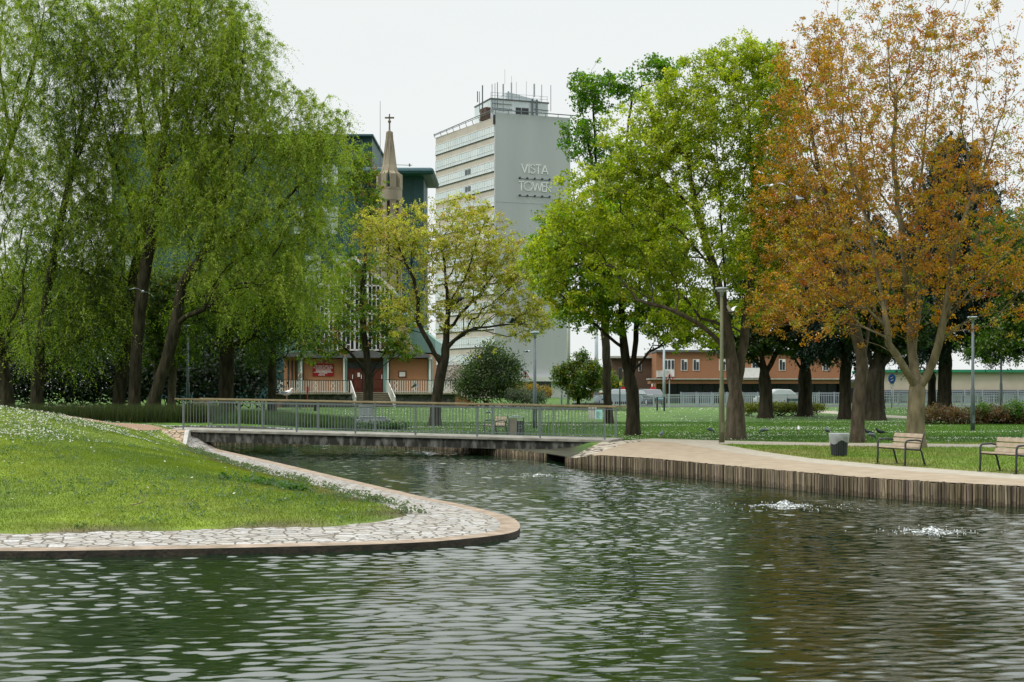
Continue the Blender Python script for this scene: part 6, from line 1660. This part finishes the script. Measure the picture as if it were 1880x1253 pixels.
for j, (r_, z_) in enumerate(rings):
    for i in range(n):
        a = 2 * PI * i / n; k = (1 if j > 2 else .3) * .012 * math.sin(i * 5.3 + j) + rg.uniform(-.004, .004)
        drop = -.05 * math.sin(a * 2 + 1.0) - .03 * math.sin(a * 5) if j >= 5 else 0
        vs.append((bx_ + (r_ + k) * math.cos(a), by_ + (r_ + k) * math.sin(a), g + z_ + drop))
mb.add(vs, [(j * n + i, j * n + (i + 1) % n, (j + 1) * n + (i + 1) % n, (j + 1) * n + i) for j in range(len(rings) - 1) for i in range(n)])
mb.build('bag', m, lb, True)
# square bin behind the bridge
p_ = P(947, 800, 58.5); g = gz1(p_.x, 58.5); rb = thing('square_bin', 'square grey bin with dark panel and pitched lid behind the bridge railing', 'litter bin', (p_.x, 58.5, g))
mb = MB(); mb.box((p_.x - .12, 58.5, g + .38), (.34, .55, .72)); mb.build('body', mat('taupe_panel', (.26, .225, .18), (.2, .175, .14), 3, .7), rb, bevel=.01)
mb = MB(); mb.box((p_.x + .18, 58.5, g + .34), (.27, .54, .62)); pn = mb.build('front_panel', M['darkmetal'], rb, bevel=.01)
mb = MB(); mb.path([(p_.x + .17 + .07 * math.cos(t), 58.22, g + .42 + .07 * math.sin(t)) for t in [i * PI / 6 for i in range(13)]], .008, 5); mb.build('emblem', M['polegrey'], pn)
mb = MB()
for dx in (-.3, .325): mb.box((p_.x + dx, 58.5, g + .4), (.03, .58, .8))
mb.build('frame', M['darkmetal'], rb)
mb = MB(); mb.prism([(p_.x - .32, 58.2, g + .80), (p_.x + .34, 58.2, g + .80), (p_.x + .1, 58.2, g + .87), (p_.x - .06, 58.2, g + .87)], (0, .6, 0)); mb.build('lid', M['polegrey'], rb)
# utility cabinets
def cabinet(px0, px1, yt, Y, d, lab, lid):
    a, b = P(px0, yt, Y), P(px1, yt, Y); g = gz1((a.x + b.x) / 2, Y); c = thing('utility_cabinet', lab, 'cabinet', ((a.x + b.x) / 2, Y, g))
    w_ = b.x - a.x; h = a.z - g
    mb = MB(); mb.box(((a.x + b.x) / 2, Y, g + h / 2), (w_, d, h)); bo = mb.build('body', M['cabinet'], c, bevel=.02)
    k = 1 if lid else 2
    for i in range(k):
        x0 = a.x + .04 + (w_ - .08) * i / k; x1 = a.x + .04 + (w_ - .08) * (i + 1) / k - .01
        mb = MB(); mb.box(((x0 + x1) / 2, Y - d / 2 - .008, g + h * .5), (x1 - x0, .016, h * .84)); dd = mb.build('door', M['cabinet'], c, bevel=.006)
        mb = MB(); mb.box((x1 - .08, Y - d / 2 - .022, g + h * .55), (.03, .014, .12)); mb.build('handle', M['darkmetal'], dd)
    mb = MB()
    if lid: mb.lathe(((a.x + b.x) / 2, Y, a.z), [(w_ * .70, 0), (w_ * .70, .03), (w_ * .45, .09), (.01, .11)], 4)
    else: mb.box(((a.x + b.x) / 2, Y, a.z + .02), (w_ + .06, d + .06, .04))
    o = mb.build('lid', M['cabinet'], c, bevel=.01)
    if lid:
        o.rotation_euler = (0, 0, 0)
    return c, a, b, g
cabinet(660, 684, 747, 70, .6, 'tall grey green utility cabinet with domed top behind the bridge', False)
c, a, b, g = cabinet(662, 709, 767, 67.5, .45, 'wide low grey green utility cabinet behind the bridge railing', False)
mb = MB(); mb.box(((a.x + b.x) / 2 + .1, 67.5 - .245, a.z - .1), (.2, .006, .09)); mb.build('label_plate', M['white'], c)
for x0, x1, lab in ((652, 661, 'small grey box at the left end of the wide utility cabinet'), (710, 716, 'small grey box at the right end of the wide utility cabinet')):
    a, b = P(x0, 770, 67.6), P(x1, 770, 67.6); g = gz1(a.x, 67.6); mb = MB(); mb.box(((a.x + b.x) / 2, 67.6, (a.z + g) / 2), (b.x - a.x, .4, a.z - g)); tag(mb.build('utility_box', M['cabinet'], None, bevel=.015), lab, 'cabinet')
# notice on the bridge end
sN = (P(1100, 0, 49.8).x - BR_A.x) / uh.x
nt_ = thing('notice', 'pale turquoise notice fixed to the right end of the bridge railing', 'notice', bp_(sN, -.02, .75))
mb = MB(); q0_, q1_ = bp_(sN - .12, -.02, .72), bp_(sN + .12, -.02, .72); mb.prism([q0_, q1_, q1_ + Vector((0, 0, .33)), q0_ + Vector((0, 0, .33))], -nb * .012); mb.build('panel', mat('turquoise_paper', (.33, .62, .58), (.3, .56, .53), 4, .6), nt_)
mb = MB(); rg = random.Random(9)
for i in range(9):
    z_ = .76 + i * .027; mb.bar(bp_(sN - .09, -.036, z_), bp_(sN - .09 + rg.uniform(.06, .18), -.036, z_), .004, .008)
mb.build('lettering', M['lampgrey'], nt_)
q = P(1089, 770, 52.3); mb = MB()
for i in range(3): mb.box((q.x - .13 + i * .11, 52.3, q.z + .22), (.075, .02, .44))
tag(mb.build('white_slats', M['white'], None), 'white slatted panel behind the turquoise notice at the bridge end', 'panel')

# ------------------------------------------------------------------ birds
M['gull_white'] = mat('white_feathers', (.72, .72, .70), (.6, .6, .6), 12, .8)
M['gull_grey'] = mat('grey_feathers', (.10, .115, .13), (.075, .085, .10), 12, .8)
M['pigeon'] = mat('pigeon_feathers', (.17, .2, .245), (.09, .11, .14), 14, .7)
M['pigeon_dark'] = mat('dark_feathers', (.025, .03, .038), (.04, .045, .055), 14, .7)
M['pale_wing'] = mat('pale_wing_feathers', (.34, .38, .42), (.26, .3, .34), 14, .8)
M['beak'] = mat('yellow_beak', (.5, .33, .05), (.45, .3, .05), 8, .5)
M['leg'] = mat('pink_leg', (.35, .18, .14), (.3, .15, .12), 8, .6)
M['crow'] = mat('black_feathers', (.008, .008, .009), (.014, .014, .016), 8, .6)
def standing_bird(name, lab, cat, loc, rz, s, body, wing, pose='up', group=None, legs=True):
    r = thing(name, lab, cat, loc, group); o = Vector(loc)
    def T(p): return o + Vector(p) * s
    if pose == 'up': pts = [(-.62, 0, .52), (-.42, 0, .54), (-.18, 0, .55), (.06, 0, .59), (.22, 0, .66), (.30, 0, .75), (.335, 0, .84), (.375, 0, .905), (.44, 0, .91), (.49, 0, .89)]
    else: pts = [(-.62, 0, .50), (-.42, 0, .50), (-.18, 0, .48), (.06, 0, .46), (.25, 0, .42), (.36, 0, .33), (.42, 0, .24), (.46, 0, .17), (.50, 0, .13), (.53, 0, .09)]
    mb = MB(); mb.path([T(p) for p in pts], [v * s for v in (.03, .09, .17, .2, .175, .13, .105, .10, .08, .035)], 12); mb.build('body', M[body], r, True)
    d = (Vector(pts[-1]) - Vector(pts[-2])).normalized()
    e = Vector(pts[-1]); mb = MB(); mb.path([T(e - d * .01), T(e + d * .06), T(e + d * .12 - Vector((0, 0, .015)))], [.028 * s, .022 * s, .006 * s], 8); mb.build('beak', M['beak'] if body == 'gull_white' else M['darkmetal'], r, True)
    for y in (-1, 1):
        mb = MB(); f = [(.14, y * .165, .66), (.02, y * .2, .55), (-.25, y * .17, .50), (-.55, y * .09, .50), (-.84, y * .035, .515), (-.55, y * .06, .60), (-.2, y * .13, .70)]
        mb.prism([T(p) for p in f], Vector((0, y * .03 * s, .012 * s))); mb.build('wing', M[wing], r, bevel=.008 * s)
        if legs:
            mb = MB(); mb.path([T((.0, y * .08, .42)), T((-.02, y * .08, .2)), T((.0, y * .08, .02))], [.03 * s, .018 * s, .016 * s], 6)
            for a in (-.5, 0, .5): mb.path([T((0, y * .08, .02)), T((.12 * math.cos(a), y * .08 + .12 * math.sin(a), .008))], [.014 * s, .008 * s], 4)
            mb.build('leg', M['leg'], r)
        mb = MB(); h = Vector(pts[7]); mb.lathe(T(h + Vector((.02, y * .078, .02))), [(.002, -.014 * s), (.014 * s, 0), (.002, .014 * s)], 6); mb.build('eye', M['black'], r)
    r.rotation_euler = (0, 0, rz); return r
def flying_bird(name, lab, loc, rz, s, body, wing, lift, group=None, bank=0.0, cat='bird', pitch=0.0):
    r = thing(name, lab, cat, loc, group); o = Vector(loc)
    def T(p): return o + Vector(p) * s
    mb = MB(); mb.path([T(p) for p in [(-.5, 0, 0), (-.3, 0, .01), (-.05, 0, .02), (.2, 0, .02), (.33, 0, .03), (.42, 0, .035), (.5, 0, .02), (.56, 0, .0)]], [v * s for v in (.05, .09, .14, .13, .085, .085, .05, .008)], 10); mb.build('body', M[body], r, True)
    mb = MB(); mb.prism([T(p) for p in [(-.4, -.05, .01), (-.4, .05, .01), (-.72, .13, .0), (-.76, 0, 0), (-.72, -.13, 0)]], (0, 0, .015 * s)); mb.build('tail', M[wing], r)
    for y in (-1, 1):
        z1, z2, z3 = lift
        mb = MB()
        f = [(.22, 0, .04), (.3, .42, z1), (.2, .85, z2), (-.08, 1.25, z3), (-.14, 1.02, z2 + (z3 - z2) * .5), (-.12, .75, z2 * .95), (-.14, .42, z1), (-.2, 0, .03)]
        f = [(x, y * (.1 + yy), z) for x, yy, z in f]
        tri = [(0, 1, 7), (1, 6, 7), (1, 2, 6), (2, 5, 6), (2, 3, 4), (2, 4, 5)]
        vs = [T(p) for p in f] + [T((p[0], p[1], p[2] - .018)) for p in f]
        n = len(f); fs = tri + [tuple(i + n for i in t[::-1]) for t in tri] + [(i, (i + 1) % n, (i + 1) % n + n, i + n) for i in range(n)]
        mb.add(vs, fs); mb.build('wing', M[wing], r)
    r.rotation_euler = (bank, pitch, rz); return r
# gull on the bridge rail
sG = (P(527, 0, 53).x - BR_A.x) / uh.x; q = bp_(sG, .04, 1.18)
standing_bird('seagull', 'white and grey gull standing on the wooden bridge handrail', 'gull', q, -.1, .46, 'gull_white', 'gull_grey')
PG = 'pigeons feeding on the lawn'
for px, py, rz, s, m1, m2, pose, lab in [(1214, 806, 1.2, .34, 'pigeon', 'pigeon', 'up', 'pigeon at the path edge just right of the lone maple'), (1305, 796, .3, .34, 'pigeon', 'pigeon', 'down', 'pigeon feeding just left of the tall lamp post'),
        (1402, 797, 3.0, .36, 'pigeon', 'pale_wing', 'down', 'pale pigeon feeding right of the twin trunked maple'), (1466, 797, 1.4, .36, 'gull_white', 'pale_wing', 'up', 'whitish pigeon standing between maple and litter bin'),
        (1519, 800, 1.9, .36, 'pigeon', 'pigeon_dark', 'up', 'dark pigeon directly left of the litter bin rim'), (1594, 803, 2.4, .36, 'pigeon_dark', 'pigeon_dark', 'up', 'black pigeon facing left beside the leaning trunk'),
        (1601, 806, .5, .34, 'pigeon', 'pale_wing', 'down', 'grey pigeon with pale wing pecking next to the leaning trunk'), (1616, 803, 2.9, .38, 'pigeon_dark', 'pigeon_dark', 'up', 'black pigeon walking left of the first bench')]:
    p = G(px, py); standing_bird('pigeon', lab, 'pigeon', p, rz, s, m1, m2, pose, PG)
flying_bird('seagull', 'gull flying among the willow trunks at the left', P(262, 536, 60), 1.9, .42, 'pale_wing', 'pale_wing', (.16, .05, -.28), cat='gull', bank=.35)
flying_bird('seagull', 'white winged gull flying in front of the orange maple', P(1417, 341, 44), 1.2, .33, 'gull_white', 'pale_wing', (.14, .1, -.2), cat='gull', bank=-.1, pitch=-.2)
flying_bird('pigeon', 'pigeon with raised pale wings flying past the tall lamp post', P(1343, 573, 48), 2.6, .3, 'pigeon_dark', 'gull_white', (.35, .6, .75), cat='pigeon')
flying_bird('pigeon', 'grey pigeon flying in front of the church terrace', P(764, 706, 75), .5, .3, 'pigeon', 'pigeon', (-.2, -.5, -.8), cat='pigeon', pitch=.5)
flying_bird('pigeon', 'dark pigeon fluttering before the grey tower among the yellow maple twigs', P(938, 592, 64), .2, .36, 'pigeon_dark', 'pigeon_dark', (.25, .45, .5), cat='pigeon')
flying_bird('pigeon', 'pale pigeon fluttering above the holly bush', P(967, 646, 66), .3, .32, 'pigeon', 'pale_wing', (.2, .15, -.05), cat='pigeon')
flying_bird('pigeon', 'pigeon skimming over the lawn behind the railing near the bench', P(899, 757, 62), .4, .32, 'pigeon', 'pale_wing', (.1, -.1, -.3), cat='pigeon')
p = P(845, 552, 65.6); standing_bird('crow', 'black crow perched in the middle of the yellow maple', 'crow', (p.x, p.y, p.z - .15), 2.2, .46, 'crow', 'crow', 'down')
p = P(1467, 368, 46.5); standing_bird('pigeon', 'pale pigeon perched on a branch of the orange maple', 'pigeon', (p.x, p.y, p.z - .15), 2.0, .34, 'pale_wing', 'pale_wing', 'up')
